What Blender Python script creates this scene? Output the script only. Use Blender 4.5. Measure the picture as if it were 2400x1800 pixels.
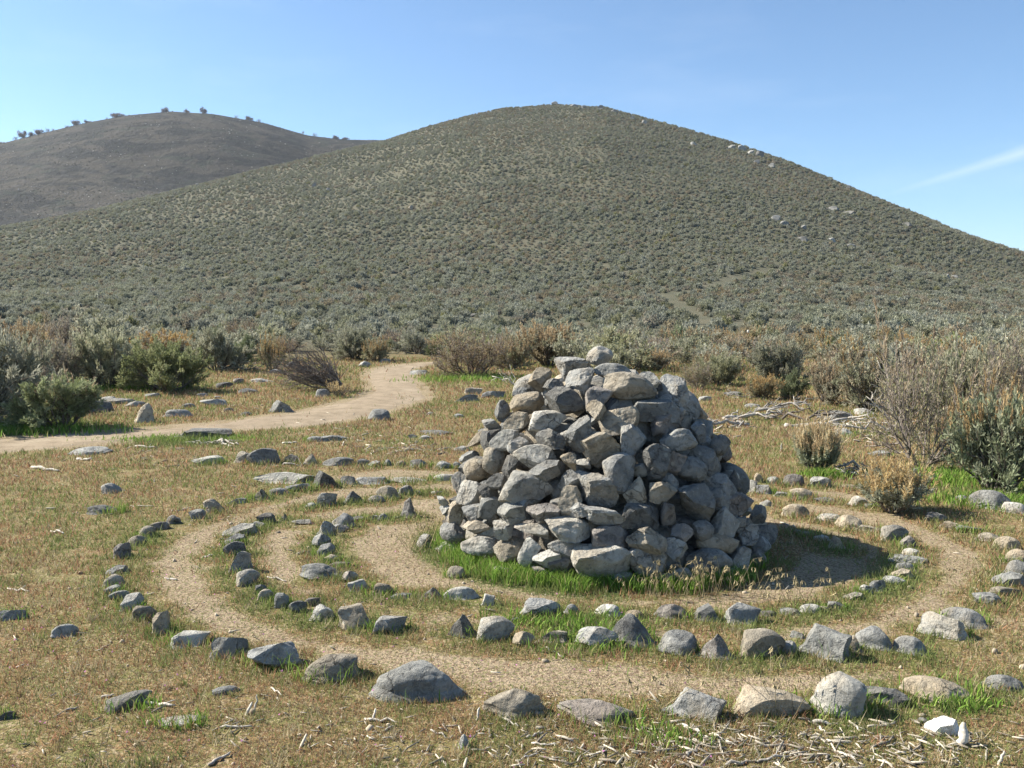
import bpy, math, random
import numpy as np
from mathutils import Matrix, Vector, Euler, noise as mnoise
R = math.radians
scene = bpy.context.scene
for o in list(bpy.data.objects): bpy.data.objects.remove(o)
COL = scene.collection

# ------------------------------------------------------------------ camera
EYE = 1.65                       # eye height above the clearing, metres
FPX, CX, CY, HOR = 2078.0, 1200.0, 900.0, 740.0      # survey constants of a 2400 x 1800 frame
PITCH = math.atan((CY - HOR) / FPX)
cam = bpy.data.cameras.new('camera')
cam.sensor_width = 36.0
cam.lens = 36.0 * FPX / 2400.0
cam.clip_start, cam.clip_end = 0.05, 20000
camo = bpy.data.objects.new('camera', cam); COL.objects.link(camo)
camo.location = (0, 0, EYE); camo.rotation_euler = (R(90) - PITCH, 0, 0)
scene.camera = camo

# ------------------------------------------------------------------ sky, sun, exposure
SUN_EL = R(38.0)
SUN_H = Vector((-0.95, 0.27, 0)).normalized()          # horizontal direction towards the sun
SUN_DIR = Vector((SUN_H.x * math.cos(SUN_EL), SUN_H.y * math.cos(SUN_EL), math.sin(SUN_EL)))
world = bpy.data.worlds.new('World'); scene.world = world; world.use_nodes = True
wn, wl = world.node_tree.nodes, world.node_tree.links
wn.clear()
w_out = wn.new('ShaderNodeOutputWorld'); w_bg = wn.new('ShaderNodeBackground')
w_sky = wn.new('ShaderNodeTexSky'); w_sky.sky_type = 'NISHITA'; w_sky.sun_disc = False
w_sky.sun_elevation = SUN_EL
w_sky.sun_rotation = math.atan2(SUN_H.x, SUN_H.y)
w_sky.altitude = 1400; w_sky.air_density = 1.0; w_sky.dust_density = 0.05; w_sky.ozone_density = 1.0
w_bg.inputs['Strength'].default_value = 0.068
# thin high cloud: a broken vapour trail and veils of cirrus, defined by sky direction
w_tc = wn.new('ShaderNodeTexCoord'); w_sep = wn.new('ShaderNodeSeparateXYZ')
wl.new(w_tc.outputs['Generated'], w_sep.inputs[0])
def wmath(op, a, b=None, c=None, clamp=False):
    n = wn.new('ShaderNodeMath'); n.operation = op; n.use_clamp = clamp
    for i, v in enumerate((a, b, c)):
        if v is None: continue
        if isinstance(v, (int, float)): n.inputs[i].default_value = v
        else: wl.new(v, n.inputs[i])
    return n.outputs[0]
w_az = wmath('ARCTAN2', w_sep.outputs[0], w_sep.outputs[1])
w_hyp = wmath('SQRT', wmath('ADD', wmath('MULTIPLY', w_sep.outputs[0], w_sep.outputs[0]), wmath('MULTIPLY', w_sep.outputs[1], w_sep.outputs[1])))
w_el = wmath('ARCTAN2', w_sep.outputs[2], w_hyp)
w_comb = wn.new('ShaderNodeCombineXYZ'); wl.new(w_az, w_comb.inputs[0]); wl.new(w_el, w_comb.inputs[1])
w_map = wn.new('ShaderNodeMapping'); wl.new(w_comb.outputs[0], w_map.inputs[0])
w_map.inputs['Rotation'].default_value = (0, 0, R(-13)); w_map.inputs['Scale'].default_value = (2.2, 9.0, 1)
w_noi = wn.new('ShaderNodeTexNoise'); w_noi.inputs['Scale'].default_value = 1.6; w_noi.inputs['Detail'].default_value = 5
w_noi.inputs['Roughness'].default_value = 0.55
wl.new(w_map.outputs[0], w_noi.inputs['Vector'])
w_veil = wmath('MULTIPLY', wmath('SUBTRACT', w_noi.outputs['Fac'], 0.52, clamp=True), 0.35, clamp=True)
# the trail: el = 0.1195 + 0.27*(az-0.44)
w_line = wmath('SUBTRACT', w_el, wmath('ADD', wmath('MULTIPLY', wmath('SUBTRACT', w_az, 0.44), 0.27), 0.1355))
w_wid = wmath('ADD', wmath('MULTIPLY', wmath('SUBTRACT', w_az, 0.38, clamp=True), 0.05), 0.0022)
w_tr = wmath('SUBTRACT', 1.0, wmath('DIVIDE', wmath('ABSOLUTE', w_line), w_wid), clamp=True)
w_tr = wmath('MULTIPLY', w_tr, wmath('MULTIPLY', wmath('SUBTRACT', w_az, 0.385, clamp=True), 6.0, clamp=True))
w_cl = wmath('ADD', w_veil, wmath('MULTIPLY', w_tr, 0.45), clamp=True)
w_wb = wn.new('ShaderNodeMixRGB'); w_wb.blend_type = 'MULTIPLY'; w_wb.inputs[0].default_value = 1; w_wb.inputs[2].default_value = (.78, .97, 1.08, 1)   # the camera's cool white balance
wl.new(w_sky.outputs[0], w_wb.inputs[1])
w_mix = wn.new('ShaderNodeMixRGB'); wl.new(w_cl, w_mix.inputs[0]); wl.new(w_wb.outputs[0], w_mix.inputs[1])
w_mix.inputs[2].default_value = (6.6, 7.2, 7.9, 1)
wl.new(w_mix.outputs[0], w_bg.inputs['Color']); wl.new(w_bg.outputs[0], w_out.inputs[0])
sun = bpy.data.lights.new('sun', 'SUN'); sun.energy = 5.0; sun.angle = R(0.53); sun.color = (1.0, 0.94, 0.83)
suno = bpy.data.objects.new('sun', sun); COL.objects.link(suno)
suno.rotation_euler = (-SUN_DIR).to_track_quat('-Z', 'Y').to_euler(); suno.location = (-30, 20, 40)
scene.view_settings.view_transform = 'Standard'; scene.view_settings.look = 'None'
scene.view_settings.gamma = 1; scene.view_settings.use_curve_mapping = False
scene.view_settings.exposure = 1.38
scene.render.engine = 'CYCLES'
scene.cycles.max_bounces = 5; scene.cycles.diffuse_bounces = 3; scene.cycles.transparent_max_bounces = 4
scene.cycles.volume_bounces = 0

# ------------------------------------------------------------------ small helpers
rng = np.random.default_rng(11)
rnd = random.Random(5)
def h2(ix, iy, s):
    n = (ix.astype(np.int64) * 374761393 + iy.astype(np.int64) * 668265263 + s * 1442695041) & 0x7fffffff
    n = ((n ^ (n >> 13)) * 1274126177) & 0x7fffffff
    return ((n ^ (n >> 16)) & 0xffff) / 65535.0
def vnoise(x, y, cell, s=0):
    x = np.asarray(x, float) / cell; y = np.asarray(y, float) / cell
    ix, iy = np.floor(x), np.floor(y); fx, fy = x - ix, y - iy
    fx = fx * fx * (3 - 2 * fx); fy = fy * fy * (3 - 2 * fy)
    a, b = h2(ix, iy, s), h2(ix + 1, iy, s); c, d = h2(ix, iy + 1, s), h2(ix + 1, iy + 1, s)
    return (a * (1 - fx) + b * fx) * (1 - fy) + (c * (1 - fx) + d * fx) * fy
def sstep(a, b, v):
    t = np.clip((np.asarray(v, float) - a) / (b - a), 0, 1); return t * t * (3 - 2 * t)
def ray(px, py):
    a, b = (px - CX) / FPX, (CY - py) / FPX
    d = np.array([a, math.cos(PITCH) + b * math.sin(PITCH), -math.sin(PITCH) + b * math.cos(PITCH)])
    return d / np.linalg.norm(d)
def skyline(pts):
    th, tn = [], []
    for px, py in pts:
        d = ray(px, py); th.append(math.atan2(d[0], d[1])); tn.append(d[2] / math.hypot(d[0], d[1]))
    return th, tn

# ------------------------------------------------------------------ terrain heights
S_MAIN = [(-500, 640), (-200, 575), (0, 533), (220, 493), (430, 443), (620, 394), (800, 354), (920, 325), (1000, 298), (1100, 271), (1180, 254),
          (1300, 245), (1420, 252), (1540, 284), (1700, 329), (1850, 379), (2000, 443), (2150, 504), (2270, 553), (2400, 594), (2650, 660), (2900, 700)]
S_FAR = [(-900, 470), (-500, 410), (-200, 368), (0, 337), (100, 312), (200, 288), (300, 270), (400, 261), (500, 267), (620, 288), (720, 317), (800, 327), (920, 329), (1100, 380), (1400, 500), (1700, 620)]
_a, _b = skyline(S_MAIN); M_TH = [-math.pi, -1.2] + _a + [1.2, math.pi]; M_TN = [-.004, -.004] + _b + [-.004, -.004]
_a, _b = skyline(S_FAR); F_TH = [-1.3] + _a + [0.6]; F_TN = [0.0] + _b + [0.0]
T0 = -0.0122
def ridge_d(th): return np.interp(th, [-0.7, -0.55, -0.3, 0.05, 0.3, 0.55, 0.8], [260, 300, 345, 400, 345, 290, 250])
def H(x, y):
    x = np.asarray(x, float); y = np.asarray(y, float)
    r = np.hypot(x, y); th = np.arctan2(x, y)
    D = ridge_d(th); tr = np.interp(th, M_TH, M_TN)
    z60 = EYE + 60 * T0
    near = z60 * np.clip((r - 20) / 40, 0, 1) ** 2
    t = np.clip((r - 60) / (D - 60), 0, 1)
    T = T0 + (tr - T0) * (1 - (1 - t) ** 1.42)
    hill = EYE + r * T
    zr = EYE + D * tr
    back = zr * (1 - sstep(0, 260, r - D))
    z = np.where(r < 60, near, np.where(r < D, hill, back))
    lump = (vnoise(x, y, 60, 3) - .5) * 5.0 * t * (1 - t) * 4 + (vnoise(x, y, 22, 4) - .5) * 1.6 * np.clip(t * 3, 0, 1) * np.clip((D - r) / 40, 0, 1)
    micro = (vnoise(x, y, 1.3, 7) - .5) * .035 + (vnoise(x, y, .45, 8) - .5) * .014
    return z + np.where(r < D, lump, 0) + micro * np.clip(r / 2, 0, 1)
FAR_D = 720.0
def H_far(x, y):
    r = np.hypot(x, y); th = np.arctan2(x, y)
    tr = np.interp(th, F_TH, F_TN)
    t = np.clip((r - 300) / (FAR_D - 300), 0, 1)
    z = EYE + r * (-.03 + (tr + .03) * (1 - (1 - t) ** 1.5))
    z = z + (vnoise(x, y, 90, 21) - .5) * 12 * t * (1 - t) * 4 + (vnoise(x + y * .4, y, 35, 22) - .5) * 5 * (1 - t) * t * 4
    return np.where(r < FAR_D, z, (EYE + FAR_D * tr) * (1 - sstep(0, 500, r - FAR_D)) - 5 * sstep(0, 80, r - FAR_D))
_T = np.geomspace(1.5, 900, 2600)
def at(px, py):
    """ground point seen in a given direction (ray against the terrain)"""
    d = ray(px, py); x, y, z = d[0] * _T, d[1] * _T, EYE + d[2] * _T
    below = np.nonzero(z < H(x, y))[0]
    k = below[0] if len(below) else len(_T) - 1
    lo, hi = _T[max(k - 1, 0)], _T[k]
    for _ in range(18):
        m = .5 * (lo + hi)
        if EYE + d[2] * m < float(H(d[0] * m, d[1] * m)): hi = m
        else: lo = m
    return np.array([d[0] * hi, d[1] * hi, float(H(d[0] * hi, d[1] * hi))])

# ------------------------------------------------------------------ mesh and object helpers
def mesh_arrays(name, V, F, mats=(), col=None, smooth=False, fm=None):
    V = np.asarray(V, np.float32).reshape(-1, 3); F = np.asarray(F, np.int32); k = F.shape[1]
    me = bpy.data.meshes.new(name)
    me.vertices.add(len(V)); me.vertices.foreach_set('co', V.ravel())
    me.loops.add(F.size); me.loops.foreach_set('vertex_index', F.ravel())
    me.polygons.add(len(F)); me.polygons.foreach_set('loop_start', np.arange(0, F.size, k, dtype=np.int32))
    me.polygons.foreach_set('loop_total', np.full(len(F), k, np.int32))
    if smooth: me.polygons.foreach_set('use_smooth', np.ones(len(F), bool))
    for m in mats: me.materials.append(m)
    if fm is not None: me.polygons.foreach_set('material_index', np.asarray(fm, np.int32))
    me.update(calc_edges=True)
    if col is not None:
        c = np.ones((len(V), 4), np.float32); c[:, :3] = col
        me.color_attributes.new('Col', 'FLOAT_COLOR', 'POINT').data.foreach_set('color', c.ravel())
    return me
def fattr(me, name, v):
    me.attributes.new(name, 'FLOAT', 'POINT').data.foreach_set('value', np.asarray(v, np.float32))
def link(name, data=None, parent=None, loc=None, rot=None, scale=None, label=None, cat=None, group=None, kind=None):
    o = bpy.data.objects.new(name, data); COL.objects.link(o)
    if parent is not None: o.parent = parent
    if loc is not None: o.location = [float(v) for v in loc]
    if rot is not None: o.rotation_euler = [float(v) for v in rot]
    if scale is not None: o.scale = [float(v) for v in scale]
    if label: o['label'] = label
    if cat: o['category'] = cat
    if group: o['group'] = group
    if kind: o['kind'] = kind
    return o
class Acc:
    """collects triangles"""
    def __init__(s): s.V, s.F, s.C, s.n = [], [], [], 0
    def add(s, v, f, c=None):
        v = np.asarray(v, float); s.V.append(v); s.F.append(np.asarray(f, int) + s.n); s.n += len(v)
        if c is not None: s.C.append(np.broadcast_to(np.asarray(c, float), (len(v), 3)))
    def mesh(s, name, mats, smooth=False):
        return mesh_arrays(name, np.vstack(s.V), np.vstack(s.F), mats, np.vstack(s.C) if s.C else None, smooth)
def tube(acc, P, rad, sides=3, c=None, cap=False):
    P = np.asarray(P, float); n = len(P); rad = np.broadcast_to(np.asarray(rad, float), (n,))
    T = np.gradient(P, axis=0); T /= np.linalg.norm(T, axis=1)[:, None] + 1e-9
    ref = np.array([0, 0, 1.]) if abs(T[0, 2]) < .8 else np.array([1., 0, 0])
    A = np.cross(T, ref); A /= np.linalg.norm(A, axis=1)[:, None] + 1e-9; B = np.cross(T, A)
    ang = np.arange(sides) * 2 * math.pi / sides
    V = P[:, None, :] + rad[:, None, None] * (np.cos(ang)[None, :, None] * A[:, None, :] + np.sin(ang)[None, :, None] * B[:, None, :])
    F = []
    for i in range(n - 1):
        for j in range(sides):
            a, b = i * sides + j, i * sides + (j + 1) % sides
            F += [(a, b, b + sides), (a, b + sides, a + sides)]
    if cap:
        for j in range(1, sides - 1):
            F.append((0, j + 1, j)); m = (n - 1) * sides; F.append((m, m + j, m + j + 1))
    acc.add(V.reshape(-1, 3), F, c)
def crooked(p0, p1, n, wob, rg):
    t = np.linspace(0, 1, n)[:, None]; P = np.asarray(p0) * (1 - t) + np.asarray(p1) * t
    L = np.linalg.norm(np.asarray(p1) - np.asarray(p0)); P[1:-1] += rg.normal(0, wob * L, (n - 2, 3)); return P
def blades(N, pos, hgt, wid, lean, col, rg, seg=1, tipc=None):
    """grass blades: pos (N,3), arrays of height and width; returns V,F,C"""
    a = rg.uniform(0, 2 * math.pi, N); w = np.stack([np.cos(a), np.sin(a), np.zeros(N)], 1) * (wid * .5)[:, None]
    b = rg.uniform(0, 2 * math.pi, N); l = np.stack([np.cos(b), np.sin(b), np.zeros(N)], 1) * (hgt * lean * rg.uniform(.2, 1, N))[:, None]
    up = np.array([0, 0, 1.]) * hgt[:, None]
    if seg == 1:
        V = np.stack([pos - w, pos + w, pos + l + up], 1).reshape(-1, 3)
        F = np.arange(3 * N).reshape(N, 3); C = np.repeat(col, 3, 0)
        return V, F, C
    mid = pos + l * .3 + up * .6
    V = np.stack([pos - w, pos + w, mid - w * .75, mid + w * .75, pos + l + up * .95], 1).reshape(-1, 3)
    base = (np.arange(N) * 5)[:, None]
    F = np.stack([base + np.array([[0, 1, 3]]), base + np.array([[0, 3, 2]]), base + np.array([[2, 3, 4]])], 1).reshape(-1, 3)
    return V, F, np.repeat(col, 5, 0)

# ------------------------------------------------------------------ materials
class NT:
    def __init__(s, name):
        s.m = bpy.data.materials.new(name); s.m.use_nodes = True; s.t = s.m.node_tree; s.t.nodes.clear()
        s.out = s.n('ShaderNodeOutputMaterial')
    def n(s, t, **k):
        nd = s.t.nodes.new(t)
        for a, v in k.items(): setattr(nd, a, v)
        return nd
    def l(s, a, b): s.t.links.new(a, b)
    def set(s, sock, v):
        if isinstance(v, bpy.types.NodeSocket): s.l(v, sock)
        elif isinstance(v, (tuple, list)) and len(v) == 3 and sock.type == 'RGBA': sock.default_value = (*v, 1)
        else: sock.default_value = v
    def math(s, op, a, b=0.0, clamp=False):
        nd = s.n('ShaderNodeMath', operation=op, use_clamp=clamp); s.set(nd.inputs[0], a); s.set(nd.inputs[1], b); return nd.outputs[0]
    def mix(s, f, a, b, blend='MIX'):
        nd = s.n('ShaderNodeMixRGB', blend_type=blend); s.set(nd.inputs[0], f); s.set(nd.inputs[1], a); s.set(nd.inputs[2], b); return nd.outputs[0]
    def noise(s, vec, scale, detail=4, rough=.55, dist=0):
        nd = s.n('ShaderNodeTexNoise'); s.l(vec, nd.inputs['Vector']); nd.inputs['Scale'].default_value = scale
        nd.inputs['Detail'].default_value = detail; nd.inputs['Roughness'].default_value = rough; nd.inputs['Distortion'].default_value = dist
        return nd.outputs['Fac']
    def ramp(s, f, lo, hi):
        nd = s.n('ShaderNodeMapRange', interpolation_type='SMOOTHSTEP'); s.set(nd.inputs[0], f); nd.inputs[1].default_value = lo; nd.inputs[2].default_value = hi
        return nd.outputs[0]
    def pos(s): return s.n('ShaderNodeNewGeometry').outputs['Position']
    def attr(s, name, what='Fac'): return s.n('ShaderNodeAttribute', attribute_name=name).outputs[what]
    def bump(s, h, dist, strength=1.0, normal=None):
        nd = s.n('ShaderNodeBump'); s.l(h, nd.inputs['Height']); nd.inputs['Distance'].default_value = dist; nd.inputs['Strength'].default_value = strength
        if normal is not None: s.l(normal, nd.inputs['Normal'])
        return nd.outputs[0]
    def finish(s, color, rough=.9, normal=None, spec=.25, trans=0.0):
        b = s.n('ShaderNodeBsdfPrincipled'); s.set(b.inputs['Base Color'], color); s.set(b.inputs['Roughness'], rough)
        b.inputs['Specular IOR Level'].default_value = spec
        if normal is not None: s.l(normal, b.inputs['Normal'])
        sh = b.outputs[0]
        if trans:
            t = s.n('ShaderNodeBsdfTranslucent'); s.set(t.inputs['Color'], color); mx = s.n('ShaderNodeMixShader'); mx.inputs[0].default_value = trans
            s.l(sh, mx.inputs[1]); s.l(t.outputs[0], mx.inputs[2]); sh = mx.outputs[0]
        s.l(sh, s.out.inputs['Surface']); return s.m
def rock_material(name, dark, light, stain, stain_amt, pit=1.0):
    t = NT(name); oi = t.n('ShaderNodeObjectInfo')
    off = t.n('ShaderNodeVectorMath', operation='SCALE'); off.inputs[0].default_value = (37, 53, 71); t.l(oi.outputs['Random'], off.inputs['Scale'])
    ad = t.n('ShaderNodeVectorMath', operation='ADD'); t.l(t.pos(), ad.inputs[0]); t.l(off.outputs[0], ad.inputs[1]); p = ad.outputs[0]
    big = t.noise(p, 7, 5, .6); fine = t.noise(p, 55, 6, .7); mid = t.noise(p, 19, 6, .65, .6); st = t.noise(p, 4.0, 4, .6, .8)
    c = t.mix(t.ramp(big, .32, .68), dark, light)
    c = t.mix(t.math('MULTIPLY', t.ramp(st, .46, .66), stain_amt), c, stain)
    c = t.mix(t.math('MULTIPLY', t.ramp(fine, .55, .72), .55), c, tuple(min(1, v * 1.55 + .02) for v in light))
    c = t.mix(t.math('MULTIPLY', t.ramp(mid, .50, .34), .7), c, tuple(v * .5 for v in dark))
    lich = t.n('ShaderNodeTexVoronoi'); t.l(p, lich.inputs['Vector']); lich.inputs['Scale'].default_value = 16
    lm = t.math('MULTIPLY', t.ramp(lich.outputs['Distance'], .26, .16), t.ramp(t.noise(p, 3.1, 2), .54, .62))
    c = t.mix(t.math('MULTIPLY', lm, .6), c, (.40, .39, .33))
    vo = t.n('ShaderNodeTexVoronoi', feature='DISTANCE_TO_EDGE'); dp = t.n('ShaderNodeVectorMath', operation='ADD'); sc_ = t.n('ShaderNodeVectorMath', operation='SCALE')
    nz = t.n('ShaderNodeTexNoise'); t.l(p, nz.inputs['Vector']); nz.inputs['Scale'].default_value = 14; t.l(nz.outputs['Color'], sc_.inputs[0]); sc_.inputs['Scale'].default_value = .12
    t.l(p, dp.inputs[0]); t.l(sc_.outputs[0], dp.inputs[1]); t.l(dp.outputs[0], vo.inputs['Vector']); vo.inputs['Scale'].default_value = 6.5
    crack = t.math('MULTIPLY', t.ramp(vo.outputs['Distance'], .035, .0), t.ramp(t.noise(p, 2.6, 2), .52, .62))
    c = t.mix(t.math('MULTIPLY', crack, .45), c, (.035, .032, .03))
    v = t.math('ADD', t.math('MULTIPLY', oi.outputs['Random'], .5), .76)
    hsv = t.n('ShaderNodeHueSaturation'); t.l(c, hsv.inputs['Color']); t.l(v, hsv.inputs['Value'])
    n0 = t.bump(t.math('SUBTRACT', 1.0, crack), .012, 1.0); n1 = t.bump(mid, .035 * pit, .9, n0); n2 = t.bump(fine, .012 * pit, 1.0, n1)
    return t.finish(hsv.outputs[0], .92, n2, .2)
MR = {
 'g': rock_material('grey_andesite', (.20, .20, .19), (.345, .34, .315), (.30, .245, .17), .45),
 'd': rock_material('dark_basalt', (.135, .133, .126), (.25, .243, .22), (.22, .19, .15), .35, 1.5),
 'b': rock_material('blue_grey_basalt', (.19, .19, .178), (.335, .33, .30), (.26, .23, .18), .3),
 'p': rock_material('pale_grey_andesite', (.29, .28, .25), (.45, .43, .375), (.36, .29, .20), .45),
 't': rock_material('tan_andesite', (.25, .222, .175), (.40, .352, .275), (.37, .29, .19), .45),
 'o': rock_material('orange_tan_stone', (.28, .235, .17), (.40, .345, .26), (.38, .28, .18), .5),
 'n': rock_material('brown_stone', (.165, .15, .135), (.28, .255, .225), (.27, .21, .16), .4),
 'w': rock_material('white_quartz', (.60, .58, .54), (.78, .76, .72), (.62, .55, .45), .3),
}
def leaf_material(name, trans=.36, vary=.34):
    t = NT(name); oi = t.n('ShaderNodeObjectInfo'); c = t.attr('Col', 'Color')
    v = t.math('ADD', t.math('MULTIPLY', oi.outputs['Random'], vary), 1 - vary * .5)
    hsv = t.n('ShaderNodeHueSaturation'); t.l(c, hsv.inputs['Color']); t.l(v, hsv.inputs['Value'])
    w = t.math('FRACT', t.math('MULTIPLY', oi.outputs['Random'], 7.31))
    t.l(t.math('ADD', t.math('MULTIPLY', w, .5), .75), hsv.inputs['Saturation'])
    return t.finish(hsv.outputs[0], .85, None, .15, trans)
M_LEAF = leaf_material('sage_leaf'); M_GRASS = leaf_material('grass_blade', .35, 0.0)
def wood_material(name, a, b):
    t = NT(name); p = t.pos(); f = t.noise(p, 40, 5, .65); g = t.noise(p, 9, 3)
    oi = t.n('ShaderNodeObjectInfo'); c = t.mix(t.ramp(f, .35, .65), a, b); c = t.mix(t.math('MULTIPLY', t.ramp(g, .5, .7), .5), c, tuple(v * .6 for v in a))
    hsv = t.n('ShaderNodeHueSaturation'); t.l(c, hsv.inputs['Color']); t.l(t.math('ADD', t.math('MULTIPLY', oi.outputs['Random'], .4), .8), hsv.inputs['Value'])
    return t.finish(hsv.outputs[0], .9, t.bump(f, .004, .8), .15)
M_TWIG = wood_material('sage_bark', (.095, .078, .062), (.19, .165, .14))
M_TWIG_RED = wood_material('brown_twig_bark', (.105, .066, .052), (.20, .145, .115))
M_BARE = wood_material('bare_bush_bark', (.145, .12, .105), (.27, .235, .205))
M_BLEACH = wood_material('bleached_wood', (.34, .305, .25), (.60, .55, .47))
M_GREYWOOD = wood_material('weathered_wood', (.24, .215, .185), (.42, .39, .34))
# ------------------------------------------------------------------ survey of the stones: (px, base py, width, height, shape, stone, look)
# shape: r rounded, a angular, b blocky, p pointed
OUT_REAR = ('the outermost row behind the cairn', 'from the left', [
 (493, 1088, 64, 17, 'a', 'p', 'flat pale grey stone'), (571, 1084, 48, 26, 'r', 't', 'tan rounded stone'), (626, 1089, 70, 40, 'a', 'd', 'big dark cracked boulder'),
 (685, 1085, 29, 21, 'a', 'd', 'small dark stone'), (726, 1089, 38, 26, 'p', 't', 'olive-tan pointed stone'), (791, 1091, 68, 19, 'r', 'g', 'long low grey stone'),
 (849, 1093, 30, 18, 'a', 'd', 'dark lumpy stone'), (879, 1093, 26, 14, 'a', 'p', 'pale chipped stone'), (909, 1091, 24, 15, 'p', 'g', 'small grey peaked stone'),
 (941, 1091, 23, 12, 'r', 'o', 'little orange-tan stone'), (989, 1096, 48, 19, 'a', 'd', 'low dark angular stone'), (1038, 1098, 42, 18, 'r', 'g', 'grey domed stone'), (1072, 1098, 23, 17, 'r', 'g', 'small grey stone')])
RING_REAR = ('the outer ring rear arc', 'from the left', [
 (549, 1181, 48, 12, 'a', 'p', 'thin flat pale stone'), (612, 1172, 42, 25, 'p', 't', 'tan stone with a sharp peak'), (656, 1159, 42, 15, 'r', 'g', 'low grey stone'), (704, 1151, 58, 18, 'a', 'g', 'flat long grey stone'),
 (764, 1143, 62, 42, 'b', 'd', 'big dark split block'), (815, 1137, 36, 22, 'a', 'd', 'small dark angular stone'), (878, 1135, 76, 17, 'b', 'g', 'long grey slab'),
 (966, 1131, 88, 10, 'r', 'p', 'thin pale whitish slab'), (1036, 1126, 48, 15, 'r', 'p', 'pale oval stone')])
RING_LEFT = ('the outer ring left arc', 'from the top', [
 (506, 1200, 46, 31, 'a', 't', 'tan cracked stone'), (465, 1216, 34, 21, 'a', 'b', 'small blue-grey stone'), (405, 1228, 35, 19, 'r', 'd', 'dark rounded stone'), (378, 1241, 40, 17, 'a', 'n', 'flat brown stone'),
 (344, 1259, 33, 25, 'r', 't', 'tan knobbly stone'), (322, 1279, 41, 22, 'r', 't', 'low tan stone'), (289, 1309, 45, 33, 'b', 'n', 'reddish brown stone'), (277, 1345, 40, 18, 'a', 'g', 'low grey stone'),
 (269, 1373, 42, 25, 'r', 't', 'grey-tan domed stone'), (268, 1392, 34, 17, 'a', 'g', 'small grey stone'), (284, 1404, 41, 18, 'a', 'b', 'blue-grey flat stone'), (304, 1431, 47, 33, 'b', 'p', 'pale square-edged stone'),
 (336, 1453, 52, 33, 'r', 't', 'smooth tan cobble'), (380, 1487, 45, 47, 'b', 't', 'upright tan stone')])
RING_FRONT = ('the outer ring front arc', 'from the left', [
 (440, 1518, 88, 34, 'a', 'p', 'pale layered stone'), (539, 1543, 80, 42, 'a', 'b', 'blue-grey weathered stone'), (649, 1565, 116, 60, 'a', 'g', 'large craggy grey boulder'),
 (773, 1597, 126, 58, 'r', 't', 'smooth tan-grey boulder'), (981, 1643, 205, 86, 'r', 'b', 'largest blue-grey cracked boulder'), (1209, 1681, 134, 62, 'r', 't', 'rounded tan boulder'),
 (1408, 1697, 177, 50, 'r', 'n', 'long low brownish boulder'), (1620, 1686, 139, 60, 'b', 'g', 'flat-topped dark-sided block'), (1792, 1686, 163, 61, 'a', 'o', 'wedge-shaped orange-tan stone'),
 (1962, 1677, 111, 92, 'r', 'p', 'tall smooth pale boulder'), (2070, 1655, 98, 40, 'a', 'd', 'dark jagged low stone'), (2200, 1645, 134, 44, 'r', 'o', 'long tan stone'), (2352, 1617, 69, 27, 'r', 'g', 'low grey rounded stone')])
MID_REAR = ('the middle ring rear arc', 'from the left', [
 (712, 1229, 44, 12, 'a', 'p', 'flat pale stone'), (626, 1228, 42, 24, 'a', 'd', 'dark rough stone'), (666, 1222, 20, 18, 'p', 'n', 'small jagged brown stone'), (729, 1192, 25, 13, 'r', 'b', 'little blue-grey stone'),
 (764, 1186, 46, 33, 'a', 'b', 'blue-grey boulder'), (832, 1178, 58, 29, 'p', 'd', 'dark wedge stone'), (880, 1177, 38, 16, 'r', 'p', 'low pale stone'), (908, 1169, 48, 31, 'r', 't', 'tan rounded stone'),
 (954, 1161, 40, 25, 'r', 'g', 'grey rounded stone'), (980, 1159, 14, 10, 'a', 'g', 'tiny grey stone'), (1022, 1158, 26, 8, 'a', 'p', 'thin low pale stone'), (952, 1213, 45, 48, 'p', 'n', 'upright knobbly porous brown stone')])
MID_LEFT = ('the middle ring left arc', 'from the top', [
 (604, 1237, 36, 14, 'a', 'p', 'low pale stone'), (568, 1256, 70, 27, 'a', 'p', 'long pale ridged stone'), (555, 1277, 42, 25, 'a', 'g', 'grey angular stone'), (556, 1304, 48, 35, 'a', 'd', 'dark grey stone'),
 (531, 1303, 30, 23, 'p', 'p', 'small pale jagged stone'), (557, 1342, 54, 47, 'a', 'g', 'grey craggy boulder'), (577, 1374, 52, 35, 'a', 'p', 'pale angular stone'), (612, 1392, 28, 22, 'a', 'd', 'small dark stone'),
 (622, 1408, 32, 26, 'r', 't', 'small tan egg-shaped stone'), (660, 1424, 37, 34, 'b', 'g', 'grey cornered stone'), (702, 1435, 38, 26, 'a', 'd', 'dark stone'), (731, 1420, 35, 19, 'a', 'n', 'purple-brown stone'), (753, 1455, 54, 34, 'r', 'p', 'pale stone with a hollow side')])
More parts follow.
